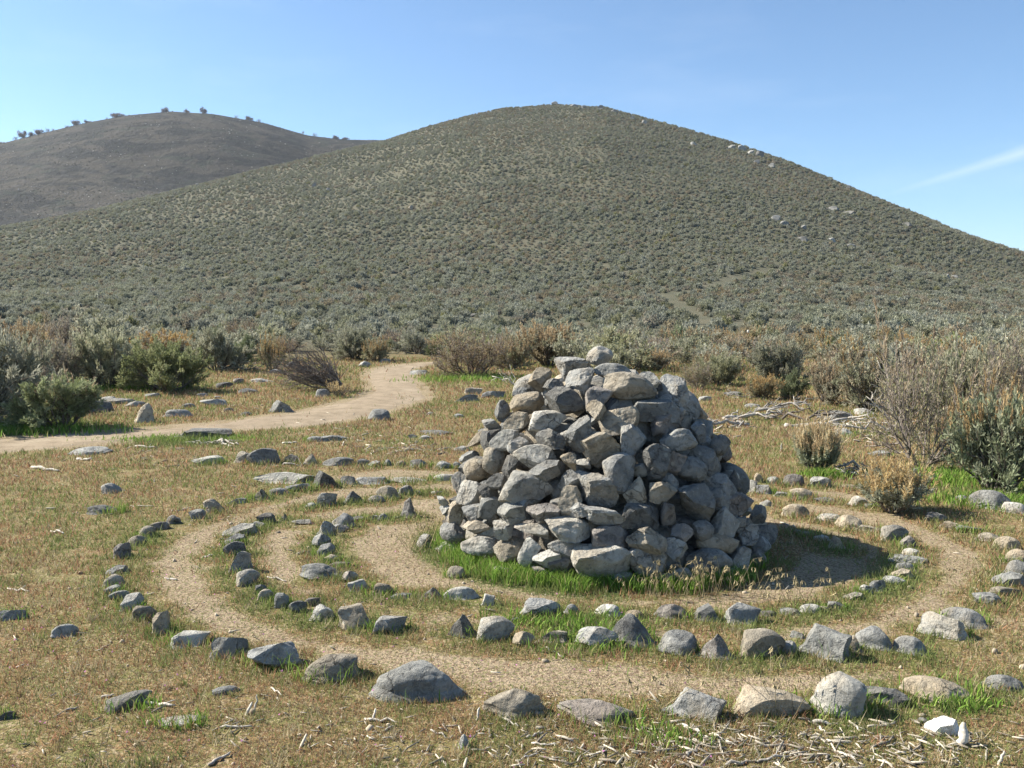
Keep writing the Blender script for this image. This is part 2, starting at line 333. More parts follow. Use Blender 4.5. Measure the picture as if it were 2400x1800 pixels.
MID_FRONT = ('the middle ring front arc', 'from the left', [
 (838, 1473, 83, 58, 'b', 't', 'large tan angular boulder'), (910, 1484, 83, 42, 'a', 'g', 'grey humped stone'), (1084, 1495, 70, 52, 'p', 'd', 'dark pointed stone'), (1153, 1505, 90, 58, 'a', 'p', 'pale angular three-sided stone'),
 (1227, 1515, 43, 35, 'a', 'o', 'tan tilted flake'), (1286, 1507, 76, 26, 'a', 't', 'low tan flake'), (1397, 1518, 90, 50, 'a', 'g', 'grey concave stone'), (1483, 1518, 118, 75, 'p', 'd', 'long dark peaked stone'),
 (1588, 1535, 88, 54, 'r', 'g', 'rounded grey stone'), (1678, 1547, 80, 55, 'p', 'n', 'brown pointed stone'), (1777, 1545, 101, 66, 'a', 't', 'large pale-tan boulder'), (1848, 1536, 36, 29, 'a', 'g', 'small wedged grey stone'),
 (1922, 1542, 119, 70, 'b', 'b', 'biggest blue-grey boulder'), (1996, 1531, 40, 36, 'b', 't', 'tan stone leaning on a boulder'), (2048, 1522, 76, 48, 'r', 'g', 'rounded light grey boulder'), (2133, 1534, 58, 36, 'r', 'g', 'low grey lump'),
 (2204, 1496, 94, 50, 'a', 'p', 'pale grey slanted boulder'), (2258, 1470, 88, 40, 'r', 'g', 'long grey stone')])
MID_RIGHT = ('the outer ring right arc', 'from the bottom', [
 (2316, 1417, 50, 22, 'a', 'g', 'grey low stone'), (2352, 1396, 54, 18, 'a', 't', 'flat tan stone'), (2368, 1373, 56, 28, 'a', 'b', 'blue-grey stone'), (2380, 1350, 40, 34, 'r', 'g', 'light grey stone'), (2382, 1320, 44, 30, 'r', 'o', 'tan rounded stone'),
 (2358, 1287, 46, 27, 'r', 'o', 'orange-tan stone'), (2318, 1269, 46, 18, 'r', 't', 'low tan stone'), (2282, 1249, 56, 15, 'b', 'b', 'flat blue-grey slab'), (2232, 1238, 44, 14, 'r', 'o', 'flat tan stone'), (2193, 1223, 42, 20, 'a', 'd', 'dark angular stone')])
IN_LEFT = ('the inner ring left arc', 'from the top', [
 (807, 1237, 48, 35, 'r', 'g', 'rounded grey stone'), (794, 1248, 41, 20, 'a', 'g', 'low grey stone'), (838, 1222, 38, 12, 'a', 'd', 'low dark stone'), (868, 1219, 34, 12, 'a', 'p', 'pale flat stone'), (904, 1217, 34, 14, 'p', 'b', 'small peaked blue-grey stone'),
 (761, 1257, 52, 36, 'p', 'p', 'pale stone with sharp ridge'), (753, 1284, 36, 34, 'a', 'g', 'grey craggy stone'), (759, 1303, 42, 26, 'b', 'g', 'grey square stone'), (776, 1317, 36, 17, 'r', 't', 'low tan stone'),
 (793, 1332, 48, 13, 'a', 'n', 'thin brown flake'), (764, 1357, 106, 33, 'a', 'b', 'wide blue-grey slab'), (821, 1363, 32, 26, 'a', 'n', 'small brown lumpy stone')])
IN_FRONT = ('the inner ring front arc', 'from the left', [
 (846, 1386, 52, 27, 'b', 'p', 'pale block'), (897, 1395, 49, 28, 'r', 'o', 'orange-tan stone'), (944, 1403, 48, 11, 'r', 'g', 'flat grey stone'), (1013, 1404, 50, 26, 'p', 'b', 'dark peaked stone'), (1080, 1406, 70, 28, 'r', 'p', 'pale rounded stone'),
 (1142, 1420, 32, 27, 'b', 'p', 'pale five-sided stone'), (1270, 1444, 94, 42, 'a', 'g', 'large grey craggy stone'), (1340, 1438, 43, 22, 'p', 'g', 'grey peaked stone'), (1424, 1444, 58, 24, 'r', 'p', 'pinkish grey rounded stone'),
 (1487, 1449, 40, 16, 'r', 'o', 'small flat tan stone'), (1573, 1449, 70, 30, 'r', 'n', 'brown-and-grey oval stone'), (1651, 1458, 68, 38, 'b', 'g', 'grey layered block'), (1737, 1464, 75, 45, 'a', 'g', 'large grey stone'),
 (1799, 1444, 40, 12, 'r', 'g', 'low half-buried stone'), (1853, 1441, 42, 14, 'r', 'g', 'low grey stone')])
IN_RIGHT = ('the inner ring right arc', 'from the bottom', [
 (1897, 1436, 44, 17, 'r', 'p', 'pale low stone'), (1926, 1433, 30, 12, 'r', 'o', 'small tan stone'), (1958, 1431, 38, 20, 'a', 'd', 'dark grey stone'), (2003, 1406, 40, 16, 'a', 'p', 'pale flat stone'), (2029, 1393, 30, 21, 'a', 'p', 'pale square stone'),
 (2059, 1387, 42, 24, 'b', 'g', 'grey block'), (2094, 1369, 40, 18, 'a', 'g', 'low grey stone'), (2114, 1355, 40, 20, 'a', 't', 'tan stone'), (2121, 1340, 37, 20, 'r', 'b', 'blue-grey stone'), (2124, 1318, 82, 15, 'b', 'b', 'flat blue-grey slab'),
 (2132, 1302, 33, 16, 'r', 'p', 'pale stone'), (2126, 1286, 42, 27, 'b', 'n', 'brown-grey stone'), (2090, 1270, 56, 36, 'a', 'p', 'larger pale stone'), (2040, 1246, 52, 12, 'a', 't', 'thin flat stone'), (1987, 1237, 58, 28, 'r', 'o', 'tan lumpy stone'),
 (1942, 1222, 50, 16, 'r', 'p', 'pale low stone'), (1866, 1211, 54, 28, 'r', 'o', 'tan-and-grey stone'), (1797, 1186, 26, 14, 'r', 'p', 'small pale stone')])
IN_SHADE = ('the row beyond cairn shadow', 'from the left', [
 (1869, 1250, 20, 9, 'r', 'p', 'tiny pale stone'), (1893, 1257, 34, 10, 'r', 'p', 'low pale stone'), (1926, 1267, 34, 13, 'r', 'p', 'pale buried stone'), (1965, 1287, 46, 28, 'p', 'o', 'tan pyramid stone')])
FAR_RIGHT = ('the rows right of the cairn', 'from the left', [
 (1754, 1153, 36, 29, 'a', 'p', 'pale stone'), (1780, 1131, 20, 22, 'b', 'o', 'small upright tan stone'), (1812, 1133, 28, 15, 'r', 'b', 'small blue-grey stone'), (1795, 1158, 38, 22, 'b', 'g', 'grey block'),
 (1859, 1138, 44, 26, 'r', 'n', 'brown humped stone'), (1924, 1141, 46, 23, 'a', 'b', 'blue-grey rough stone'), (1990, 1143, 44, 8, 'b', 't', 'thin tan slab'), (1835, 1163, 36, 10, 'a', 'p', 'thin pale stone'),
 (1882, 1170, 52, 24, 'r', 'o', 'light tan boulder'), (1936, 1176, 48, 9, 'a', 'g', 'thin grey slab'), (2010, 1185, 44, 21, 'r', 'p', 'whitish rounded stone'), (2040, 1190, 30, 9, 'a', 'b', 'flat blue-grey stone')])
RINGS = [(OUT_REAR, 'stones behind the cairn'), (RING_REAR, 'outer ring stones'), (RING_LEFT, 'outer ring stones'), (RING_FRONT, 'outer ring stones'), (MID_RIGHT, 'outer ring stones'),
         (MID_REAR, 'middle ring stones'), (MID_LEFT, 'middle ring stones'), (MID_FRONT, 'middle ring stones'), (IN_LEFT, 'inner ring stones'), (IN_FRONT, 'inner ring stones'),
         (IN_RIGHT, 'inner ring stones'), (IN_SHADE, 'inner ring stones'), (FAR_RIGHT, 'stones right of the cairn')]
LOOSE = [  # stones lying about the clearing, each with its own label
 (671, 1134, 132, 27, 'a', 'p', 'wide flat pale slab lying just outside the rings behind left'), (268, 1156, 44, 23, 'a', 'g', 'lone grey stone on reddish turf left of the rings'), (250, 1204, 66, 18, 'a', 'd', 'lone flat dark grey stone nearest the left ring arc'),
 (27, 1455, 54, 20, 'a', 'g', 'flat grey stone at the left picture edge'), (155, 1492, 48, 24, 'r', 'b', 'pitted blue-grey stone standing alone in left foreground'), (530, 1627, 52, 15, 'r', 'g', 'small buried stone below the front ring boulders'),
 (292, 1667, 100, 31, 'a', 'g', 'flat grey slab touching a white stick in the foreground'), (420, 1703, 96, 14, 'r', 'g', 'low buried stone right below the flat slab'), (8, 1687, 34, 14, 'a', 'd', 'dark stone cut off by left edge low down'),
 (1087, 1756, 30, 32, 'p', 'g', 'small upright grey flake in the front turf'), (1068, 1354, 40, 26, 'r', 't', 'tan stone in grass left below the cairn'), (996, 1283, 36, 30, 'r', 'p', 'pale stone leaning at the cairn left foot'),
 (2211, 1722, 58, 34, 'a', 'w', 'bright white quartz rock in right foreground'), (2163, 1694, 22, 10, 'r', 'g', 'tiny grey pebble beside the white rock'), (1757, 1641, 54, 16, 'r', 'd', 'small dark stone behind the wedge stone'),
 (1868, 1497, 28, 15, 'a', 'b', 'small blue-grey stone behind the biggest blue-grey boulder'), (1212, 1456, 30, 8, 'a', 'b', 'thin blue-grey chip between inner and middle rings'),
 (228, 966, 76, 26, 'a', 'd', 'black lava-like rock beside the left sagebrush'), (252, 943, 34, 13, 'r', 'p', 'pale low stone behind the black rock'), (285, 946, 60, 12, 'a', 'p', 'flat pale stone behind the upright stone'), (318, 953, 34, 13, 'a', 'p', 'whitish stone touching the upright stone'),
 (343, 991, 54, 46, 'p', 't', 'upright stone with light left and dark right face'), (420, 977, 54, 17, 'r', 'g', 'long grey stone right of the upright stone'), (443, 955, 30, 10, 'r', 'b', 'small blue-grey stone before the round sagebrush'),
 (506, 950, 56, 16, 'a', 'p', 'pale flat stone above the path middle'), (537, 964, 20, 8, 'r', 'd', 'small dark stone above the path'), (662, 966, 57, 30, 'b', 'b', 'blue-grey block above the path'), (579, 923, 42, 14, 'r', 'd', 'grey domed stone behind the path block'),
 (578, 973, 26, 8, 'r', 'd', 'low dark stone at the path upper edge'), (615, 896, 46, 9, 'a', 'p', 'thin flat slab far up the clearing'), (758, 931, 32, 21, 'r', 'b', 'blue-grey stone below the leaning brown brush'), (684, 892, 20, 17, 'p', 'g', 'small grey peaked stone left of leaning brush'),
 (523, 910, 38, 14, 'a', 'd', 'dark stone in shade behind the round sagebrush'), (557, 900, 24, 14, 'a', 'n', 'brown stone behind the round sagebrush'), (468, 1029, 122, 24, 'b', 'd', 'long flat dark slab at the path lower edge'), (206, 1066, 90, 17, 'r', 'b', 'smooth curved dark slab left below the path'),
 (159, 910, 24, 12, 'a', 'g', 'small stone under the left twiggy bush'), (356, 930, 32, 8, 'a', 'g', 'thin stone at the foot of the round sagebrush'), (477, 929, 24, 8, 'a', 'g', 'small flat stone right of the round sagebrush'), (510, 934, 18, 6, 'r', 'p', 'tiny pale stone in the upper clearing'),
 (644, 875, 26, 10, 'r', 'g', 'low stone at foot of orange-tipped bush left of path'), (684, 862, 22, 16, 'a', 'd', 'dark stone far left of the path bend'),
 (888, 985, 48, 28, 'r', 'b', 'pale blue-grey double stone at the path lower edge'), (982, 878, 44, 12, 'a', 'g', 'flat stone at the path right edge'), (1103, 925, 48, 18, 'b', 't', 'tan block left of the cairn top'), (1088, 942, 58, 18, 'a', 'd', 'dark flat stone left of the cairn top'),
 (1153, 932, 56, 17, 'a', 'g', 'grey low stone touching the cairn top outline'), (1074, 979, 30, 10, 'r', 'g', 'small stone in open turf left of the cairn'), (1008, 972, 18, 7, 'r', 'p', 'small pale chip in the open turf'), (855, 860, 24, 15, 'a', 'g', 'grey stone left of the path bend'),
 (902, 850, 24, 11, 'r', 'p', 'pale stone under the orange-tipped bush at the path bend'), (735, 1035, 36, 13, 'r', 'g', 'low grey stone above the rear row'), (777, 1034, 60, 14, 'a', 'b', 'low blue-grey stone above the rear row'), (1025, 1019, 70, 10, 'a', 'd', 'thin dark slab left of the cairn'),
 (967, 1027, 20, 10, 'a', 'd', 'small dark stone beside the wood chips'), (996, 1030, 34, 10, 'r', 'g', 'small grey stone below the thin dark slab'), (1084, 1057, 34, 13, 'r', 'p', 'pale stone touching the cairn left outline'),
 (1985, 1022, 42, 17, 'a', 'p', 'pale grey stone in turf right of the cairn'), (2065, 1070, 46, 11, 'a', 'g', 'flat grey stone left of the bare bush'), (1960, 983, 64, 21, 'r', 'd', 'dark boulder at the twisted sagebrush foot'), (1761, 955, 34, 10, 'r', 'g', 'flat stone beside the driftwood pile'),
 (2322, 1193, 74, 40, 'r', 'g', 'large rounded grey boulder under the right sagebrush'), (2377, 1203, 44, 24, 'r', 'p', 'pale rounded stone at the right picture edge'), (2256, 1177, 44, 14, 'r', 'g', 'low stone in green grass left of the large boulder'),
 (2030, 972, 46, 14, 'a', 'p', 'pale stone behind the dark boulder'), (1720, 928, 40, 10, 'a', 'd', 'dark flat stone right of the cairn top'), (1650, 940, 30, 12, 'a', 'b', 'blue-grey stone just right of the cairn top'),
 (950, 722, 30, 11, 'r', 'd', 'dark boulder among sagebrush above the path bend'), (978, 724, 22, 9, 'r', 'd', 'smaller dark boulder right of the one above path'), (1042, 733, 30, 10, 'a', 'd', 'dark outcrop among sagebrush above the cairn'), (1120, 743, 36, 9, 'a', 'd', 'low dark outcrop left above the cairn'),
]
HILL_ROCKS = [(735, 438, 12, 9, 'p', 'pale boulder on left hillside shoulder'), (769, 448, 9, 8, 'p', 'smaller pale boulder below the left shoulder boulder'), (963, 492, 11, 12, 't', 'lone tan boulder midway up the hillside'),
 (1301, 246, 16, 8, 'p', 'pale rock crowning the hill summit'), (1345, 252, 16, 8, 'd', 'dark rock just right of the summit rock'), (1372, 255, 18, 8, 'd', 'dark rock second right of the summit'), (1405, 256, 16, 9, 'd', 'dark rock third right of the summit'), (1440, 264, 14, 8, 'g', 'grey rock fourth right of the summit'),
 (1480, 280, 12, 8, 'g', 'grey rock on the ridge right of the summit rocks'), (1510, 290, 12, 8, 'g', 'grey rock lower on the right ridge'), (1626, 340, 14, 8, 'p', 'small pale rock left of the upper outcrop'), (1716, 350, 18, 11, 'p', 'first pale rock of the upper right outcrop'),
 (1738, 353, 20, 13, 'p', 'second pale rock of the upper right outcrop'), (1760, 362, 16, 10, 'g', 'third rock of the upper right outcrop'), (1780, 368, 20, 14, 'd', 'dark lowest rock of the upper right outcrop'), (1775, 384, 14, 9, 'g', 'small rock below the upper right outcrop'),
 (1806, 392, 16, 9, 'g', 'grey rock right below the upper outcrop'), (1987, 443, 12, 8, 'p', 'pale rock near the right skyline'), (2221, 531, 12, 7, 'p', 'pale rock low on the right skyline'), (1820, 518, 20, 13, 'p', 'pale boulder of the middle right outcrop'), (1836, 530, 20, 12, 'd', 'dark boulder of the middle right outcrop'),
 (1884, 538, 12, 10, 'd', 'dark rock right of the middle outcrop'), (1949, 566, 16, 8, 'p', 'pale flat rock below the middle outcrop'), (1994, 579, 18, 7, 'p', 'pale flat rock farther right below the middle outcrop'), (1880, 566, 22, 11, 'd', 'dark rock under the middle outcrop'),
 (2215, 652, 18, 10, 'g', 'grey boulder low on right hillside'), (2238, 653, 14, 8, 'g', 'smaller grey boulder low on right hillside'), (1950, 492, 26, 7, 'd', 'long dark ledge on right hillside'), (1990, 502, 26, 7, 'd', 'second dark ledge right of the long one'), (2120, 530, 26, 7, 'd', 'dark ledge near the right skyline'),
 (560, 398, 8, 6, 'p', 'pale rock on the left ridge line'), (598, 392, 8, 6, 'g', 'grey rock on the left ridge line'), (462, 436, 7, 6, 'p', 'small pale rock lower on the left ridge')]
PATH_UP = [(-420, 1050), (-200, 1040), (0, 1027), (200, 1017), (400, 1000), (560, 985), (700, 967), (781, 949), (839, 934), (880, 917), (868, 895), (860, 877), (878, 863), (925, 854), (980, 850), (1016, 847)]
PATH_LO = [(-420, 1112), (-200, 1090), (0, 1057), (200, 1045), (400, 1024), (560, 1007), (700, 1000), (781, 989), (839, 980), (915, 962), (1001, 935), (994, 921), (980, 902), (962, 884), (964, 866), (1016, 852)]

def stone_dims(px, py, w, h):
    P = at(px, py); d = math.hypot(P[0], P[1]); k = math.hypot(d, EYE) / FPX
    W, Hp = w * k, h * k; T = max(.55 * W, .5 * (W + Hp) * .78); al = math.atan2(EYE, d)
    T = min(T, W * 1.05)
    Hh = math.sqrt(max(Hp * Hp - (T * math.sin(al) * .8) ** 2, (.45 * Hp) ** 2)) / math.cos(al)
    return P, W, T, Hh * .9
CAIRN = np.array([0.683, 6.45])
ring_pts = []
for (arc, grp) in RINGS:
    for s in arc[2]:
        ring_pts.append(at(s[0], s[1]))
ring_pts = np.array(ring_pts)

# ------------------------------------------------------------------ ground sheet
th = np.concatenate([np.linspace(-math.pi, -.72, 40, endpoint=False), np.linspace(-.72, .72, 330), np.linspace(.72, math.pi, 41)[1:]])
rr = np.concatenate([np.geomspace(.3, 2.6, 14, endpoint=False), np.geomspace(2.6, 14, 150, endpoint=False), np.geomspace(14, 450, 170, endpoint=False), np.geomspace(450, 9000, 24)])
A, B = np.meshgrid(th, rr); GX, GY = (B * np.sin(A)), (B * np.cos(A)); GZ = H(GX, GY)
nr, na = A.shape
def path_dist(X, Y):
    up = np.array([at(*p)[:2] for p in PATH_UP]); lo = np.array([at(*p)[:2] for p in PATH_LO])
    best = np.full(X.shape, 99.0); R_ = np.hypot(X, Y); sel = (R_ > 7.5) & (R_ < 45) & (np.arctan2(X, Y) < .1)
    xs, ys = X[sel], Y[sel]; b = np.full(xs.shape, 99.0)
    for i in range(len(up) - 1):
        for f in np.linspace(0, 1, 5, endpoint=False):
            u, l = up[i] * (1 - f) + up[i + 1] * f, lo[i] * (1 - f) + lo[i + 1] * f
            for g in np.linspace(.06, .94, 7):
                b = np.minimum(b, np.hypot(xs - (u[0] * g + l[0] * (1 - g)), ys - (u[1] * g + l[1] * (1 - g))))
    best[sel] = b - .2
    return best
def ground_masks(X, Y):
    """bare earth in the trodden corridors, and lush green where water gathers"""
    X = np.asarray(X); Y = np.asarray(Y)
    rc = np.hypot(X - CAIRN[0], Y - CAIRN[1]); dmin = np.full(X.shape, 9.0)
    for p in ring_pts: dmin = np.minimum(dmin, np.hypot(X - p[0], Y - p[1]))
    an = np.arctan2(X - CAIRN[0], Y - CAIRN[1])
    rp = np.hypot(ring_pts[:, 0] - CAIRN[0], ring_pts[:, 1] - CAIRN[1]); ap = np.arctan2(ring_pts[:, 0] - CAIRN[0], ring_pts[:, 1] - CAIRN[1])
    bins = np.linspace(-math.pi, math.pi, 25); ro = np.array([max([rp[i] for i in range(len(rp)) if abs(((ap[i] - b + math.pi) % (2 * math.pi)) - math.pi) < .3 and rp[i] < 3.9] + [2.4]) for b in bins])
    rout = np.interp(an, bins, ro)
    bare = 1.0 * sstep(.10, .34, dmin) * sstep(.05, .4, rout - rc) * sstep(1.25, 1.5, rc)
    bare = np.maximum(bare, sstep(.28, .0, path_dist(X, Y)) * .8)
    bare = np.clip(bare * (.45 + .60 * vnoise(X, Y, .55, 31) + .40 * vnoise(X, Y, .17, 32)), 0, 1)
    green = sstep(1.58, 1.3, rc) * .9 * sstep(2.05, 2.5, np.abs(an - .9)) + sstep(.26, .08, dmin) * .55
    for (px, py, rad) in [(1100, 885, 1.6), (2230, 1130, .9), (2330, 1165, .8), (1925, 1112, .35), (60, 1000, 1.5), (420, 1032, 1.0), (240, 905, 2.0), (1400, 1480, .5)]:
        q = at(px, py); green = np.maximum(green, sstep(rad, rad * .3, np.hypot(X - q[0], Y - q[1])))
    return bare, np.clip(green, 0, 1)
def on_path(X, Y): return path_dist(X, Y) < .14 - .30 * vnoise(X, Y, .35, 33) ** 1.5
nearm = (B < 45)
bare = np.zeros(A.shape); green = np.zeros(A.shape)
bare[nearm], green[nearm] = ground_masks(GX[nearm], GY[nearm])
V = np.stack([GX, GY, GZ], -1).reshape(-1, 3)
idx = np.arange(nr * na).reshape(nr, na)
F = np.stack([idx[:-1, :-1], idx[:-1, 1:], idx[1:, 1:], idx[1:, :-1]], -1).reshape(-1, 4)
t = NT('dry_turf_ground'); p = t.pos()
n_big = t.noise(p, .55, 4, .6); n_mid = t.noise(p, 3.2, 5, .65); n_fin = t.noise(p, 26, 4, .7); n_xf = t.noise(p, 110, 3, .7)
c = t.mix(t.ramp(n_mid, .36, .64), (.27, .165, .082), (.20, .19, .07))
c = t.mix(t.math('MULTIPLY', t.ramp(n_big, .50, .70), .55), c, (.19, .185, .055))
c = t.mix(t.math('MULTIPLY', t.ramp(n_fin, .50, .68), .7), c, (.36, .265, .14))
c = t.mix(t.ramp(t.math('ADD', t.attr('bare'), t.math('MULTIPLY', t.math('SUBTRACT', n_fin, .5), .9)), .30, .72), c, t.mix(t.ramp(n_mid, .35, .65), (.32, .245, .16), (.385, .30, .205)))
c = t.mix(t.ramp(t.math('ADD', t.attr('green'), t.math('MULTIPLY', t.math('SUBTRACT', n_fin, .5), .8)), .35, .8), c, (.075, .11, .028))
far_c = t.mix(t.ramp(t.noise(p, .18, 4, .6), .4, .62), (.098, .10, .068), (.125, .118, .08))
c = t.mix(t.attr('slope_cover'), c, far_c)
vc = t.n('ShaderNodeTexVoronoi'); t.l(p, vc.inputs['Vector']); vc.inputs['Scale'].default_value = 85; sp = t.n('ShaderNodeSeparateColor'); t.l(vc.outputs['Color'], sp.inputs[0])
fleck = t.math('MULTIPLY', t.ramp(t.attr('slope_cover'), .6, .1), .62)
c = t.mix(t.math('MULTIPLY', t.ramp(sp.outputs[0], .70, .74), fleck), c, (.13, .08, .05))
c = t.mix(t.math('MULTIPLY', t.ramp(sp.outputs[1], .74, .78), fleck), c, (.46, .37, .23))
c = t.mix(t.math('MULTIPLY', t.ramp(sp.outputs[2], .78, .82), fleck), c, (.15, .165, .05))
c = t.mix(t.math('MULTIPLY', t.ramp(n_xf, .56, .40), .35), c, (.07, .05, .03))
b1 = t.bump(n_fin, .035, .8); b2 = t.bump(n_xf, .012, .9, b1)
M_GROUND = t.finish(c, .95, b2, .1)
gm = mesh_arrays('ground', V, F, [M_GROUND], smooth=True)
fattr(gm, 'bare', bare.ravel()); fattr(gm, 'green', green.ravel()); fattr(gm, 'slope_cover', sstep(24, 46, B).ravel())
link('ground', gm, kind='structure')

# ------------------------------------------------------------------ dirt path
def subdiv(P, n):
    P = np.array(P, float); s = np.linspace(0, len(P) - 1, n)
    return np.stack([np.interp(s, np.arange(len(P)), P[:, k]) for k in range(2)], 1)
NS = 150
up = subdiv([at(*q)[:2] for q in PATH_UP], NS); lo = subdiv([at(*q)[:2] for q in PATH_LO], NS)
for E_, sd in ((up, 51), (lo, 52)):
    nrm = (up - lo) / np.linalg.norm(up - lo, axis=1)[:, None]
    jit = (vnoise(E_[:, 0], E_[:, 1], .9, sd) - .5) * .55 + (vnoise(E_[:, 0], E_[:, 1], .28, sd + 5) - .5) * .22 + (rng.random(NS) - .5) * .16
    E_ += nrm * jit[:, None]
ws = np.linspace(0, 1, 13)
PX = lo[:, None, :] * (1 - ws)[None, :, None] + up[:, None, :] * ws[None, :, None]
prof = .016 * np.sin(ws * math.pi) ** .5 - .012
PZ = H(PX[..., 0], PX[..., 1]) + prof[None, :] + .008
idx = np.arange(NS * 13).reshape(NS, 13)
F = np.stack([idx[:-1, :-1], idx[1:, :-1], idx[1:, 1:], idx[:-1, 1:]], -1).reshape(-1, 4)
t = NT('sandy_path'); p = t.pos(); a_, b_ = t.noise(p, 3.0, 7, .72), t.noise(p, 45, 4, .7)
c = t.mix(t.ramp(a_, .35, .65), (.225, .178, .12), (.32, .255, .18)); c = t.mix(t.math('MULTIPLY', t.ramp(b_, .5, .64), .65), c, (.17, .13, .085)); c = t.mix(t.math('MULTIPLY', t.ramp(t.noise(p, .7, 6, .75), .52, .66), .45), c, (.40, .33, .24))
link('path', mesh_arrays('path', np.concatenate([PX, PZ[..., None]], -1).reshape(-1, 3), F, [t.finish(c, .95, t.bump(b_, .02, .8), .1)], smooth=True), kind='structure')

# ------------------------------------------------------------------ burnt far hill
th = np.linspace(-1.1, .55, 240); rr = np.concatenate([np.linspace(300, 700, 130), np.linspace(704, 740, 14), np.geomspace(750, 1300, 16)])
A, B = np.meshgrid(th, rr); X, Y = B * np.sin(A), B * np.cos(A); Z = H_far(X, Y) - 6 * sstep(340, 300, B)
idx = np.arange(A.size).reshape(A.shape)
F = np.stack([idx[:-1, :-1], idx[:-1, 1:], idx[1:, 1:], idx[1:, :-1]], -1).reshape(-1, 4)
t = NT('burnt_slope'); p = t.pos()
mp = t.n('ShaderNodeMapping'); t.l(p, mp.inputs[0]); mp.inputs['Scale'].default_value = (.6, .7, 1.5); mp.inputs['Rotation'].default_value = (0, R(9), 0)
a_, b_, c_ = t.noise(mp.outputs[0], .020, 7, .72, 2.2), t.noise(p, .16, 5, .7), t.noise(p, .8, 4, .7)
c = t.mix(t.ramp(a_, .44, .56), (.014, .015, .014), (.052, .046, .036))
d_ = t.noise(p, .05, 6, .75, .4); c = t.mix(t.math('MULTIPLY', t.ramp(d_, .53, .60), .75), c, (.030, .036, .026))
c = t.mix(t.math('MULTIPLY', t.ramp(b_, .5, .68), .6), c, (.045, .043, .043)); c = t.mix(t.math('MULTIPLY', t.ramp(c_, .60, .70), .55), c, (.15, .14, .125))
link('hill', mesh_arrays('hill', np.stack([X, Y, Z], -1).reshape(-1, 3), F, [t.finish(c, .95, t.bump(b_, 3.5, .9), .1)], smooth=True), kind='structure')
# ------------------------------------------------------------------ stone meshes: faceted lumps, a shared set for each family
def ico(sub):
    import bmesh
    bm = bmesh.new(); bmesh.ops.create_icosphere(bm, subdivisions=sub, radius=1)
    V = np.array([v.co[:] for v in bm.verts]); F = np.array([[v.index for v in f.verts] for f in bm.faces]); bm.free(); return V, F
ICO = {3: ico(3), 4: ico(4), 5: ico(5)}
def rock_mesh(name, shape, seed, sub, flare):
    rg = np.random.default_rng(seed); V, F = ICO[sub]; V = V.copy()
    nrm = V.copy()
    if shape == 'b':
        V = np.sign(V) * np.abs(V) ** .80
        pl = [np.array(d, float) + rg.normal(0, .27, 3) for d in ((1, 0, 0), (-1, 0, 0), (0, 1, 0), (0, -1, 0), (0, 0, 1), (0, 0, -1))] + [rg.normal(0, 1, 3) for _ in range(4)]
        ds = [rg.uniform(.52, .8) for _ in range(6)] + [rg.uniform(.65, .9) for _ in range(4)]
    elif shape == 'r':
        pl = [rg.normal(0, 1, 3) for _ in range(9)]; ds = [rg.uniform(.60, .90) for _ in range(9)]
    elif shape == 'p':
        pl = [rg.normal(0, 1, 3) * (1, 1, .5) for _ in range(9)]; ds = [rg.uniform(.55, .8) for _ in range(9)]
    else:
        pl = [rg.normal(0, 1, 3) for _ in range(12)]; ds = [rg.uniform(.36, .74) for _ in range(12)]
    soft = .80 if shape == 'r' else .99
    for n, d in zip(pl, ds):
        n = n / np.linalg.norm(n); over = V @ n - d; m = over > 0
        V[m] -= np.outer(over[m] * soft, n)
    if shape == 'p':
        k = (V[:, 2] - V[:, 2].min()) / np.ptp(V[:, 2]); ax = rg.uniform(-.35, .35)
        V[:, 0] = V[:, 0] * (1.15 - .8 * k) + ax * k; V[:, 1] *= (1.1 - .55 * k)
    off = rg.uniform(0, 50, 3)
    amp = {'r': .07, 'a': .05, 'b': .06, 'p': .05}[shape]
    for i in range(len(V)):
        q = Vector((V[i] * 1.3 + off).tolist()); s = mnoise.fractal(q, .9, 2.1, 3)
        s2 = mnoise.fractal(q * 4.5, .8, 2.0, 4 if sub > 3 else 3)
        V[i] += nrm[i] * (amp * s + (.020 if shape == 'r' else .030) * s2)
    low = np.clip(-V[:, 2], 0, 1); V[:, 0] *= 1 + flare * low; V[:, 1] *= 1 + flare * low
    V -= (V.max(0) + V.min(0)) / 2; V /= np.ptp(V, axis=0) / 2
    me = mesh_arrays(name, V, F, smooth=True)
    me.set_sharp_from_angle(angle=R(34 if shape == 'r' else 24))
    return me
_rock_cache = {}
def rock_for(shape, mat, k, sub, flare=.85):
    key = (shape, mat, k, sub, flare)
    if key not in _rock_cache:
        base = (shape, k, sub, flare)
        if base not in _rock_cache: _rock_cache[base] = rock_mesh('stone', shape, 100 * ord(shape) + k, sub, flare)
        me = _rock_cache[base].copy(); me.materials.append(MR[mat]); _rock_cache[key] = me
    return _rock_cache[key]
ORD = ['', 'first', 'second', 'third', 'fourth', 'fifth', 'sixth', 'seventh', 'eighth', 'ninth', 'tenth', 'eleventh', 'twelfth', 'thirteenth', 'fourteenth', 'fifteenth', 'sixteenth', 'seventeenth', 'eighteenth', 'nineteenth', 'twentieth']
ring_foot = []
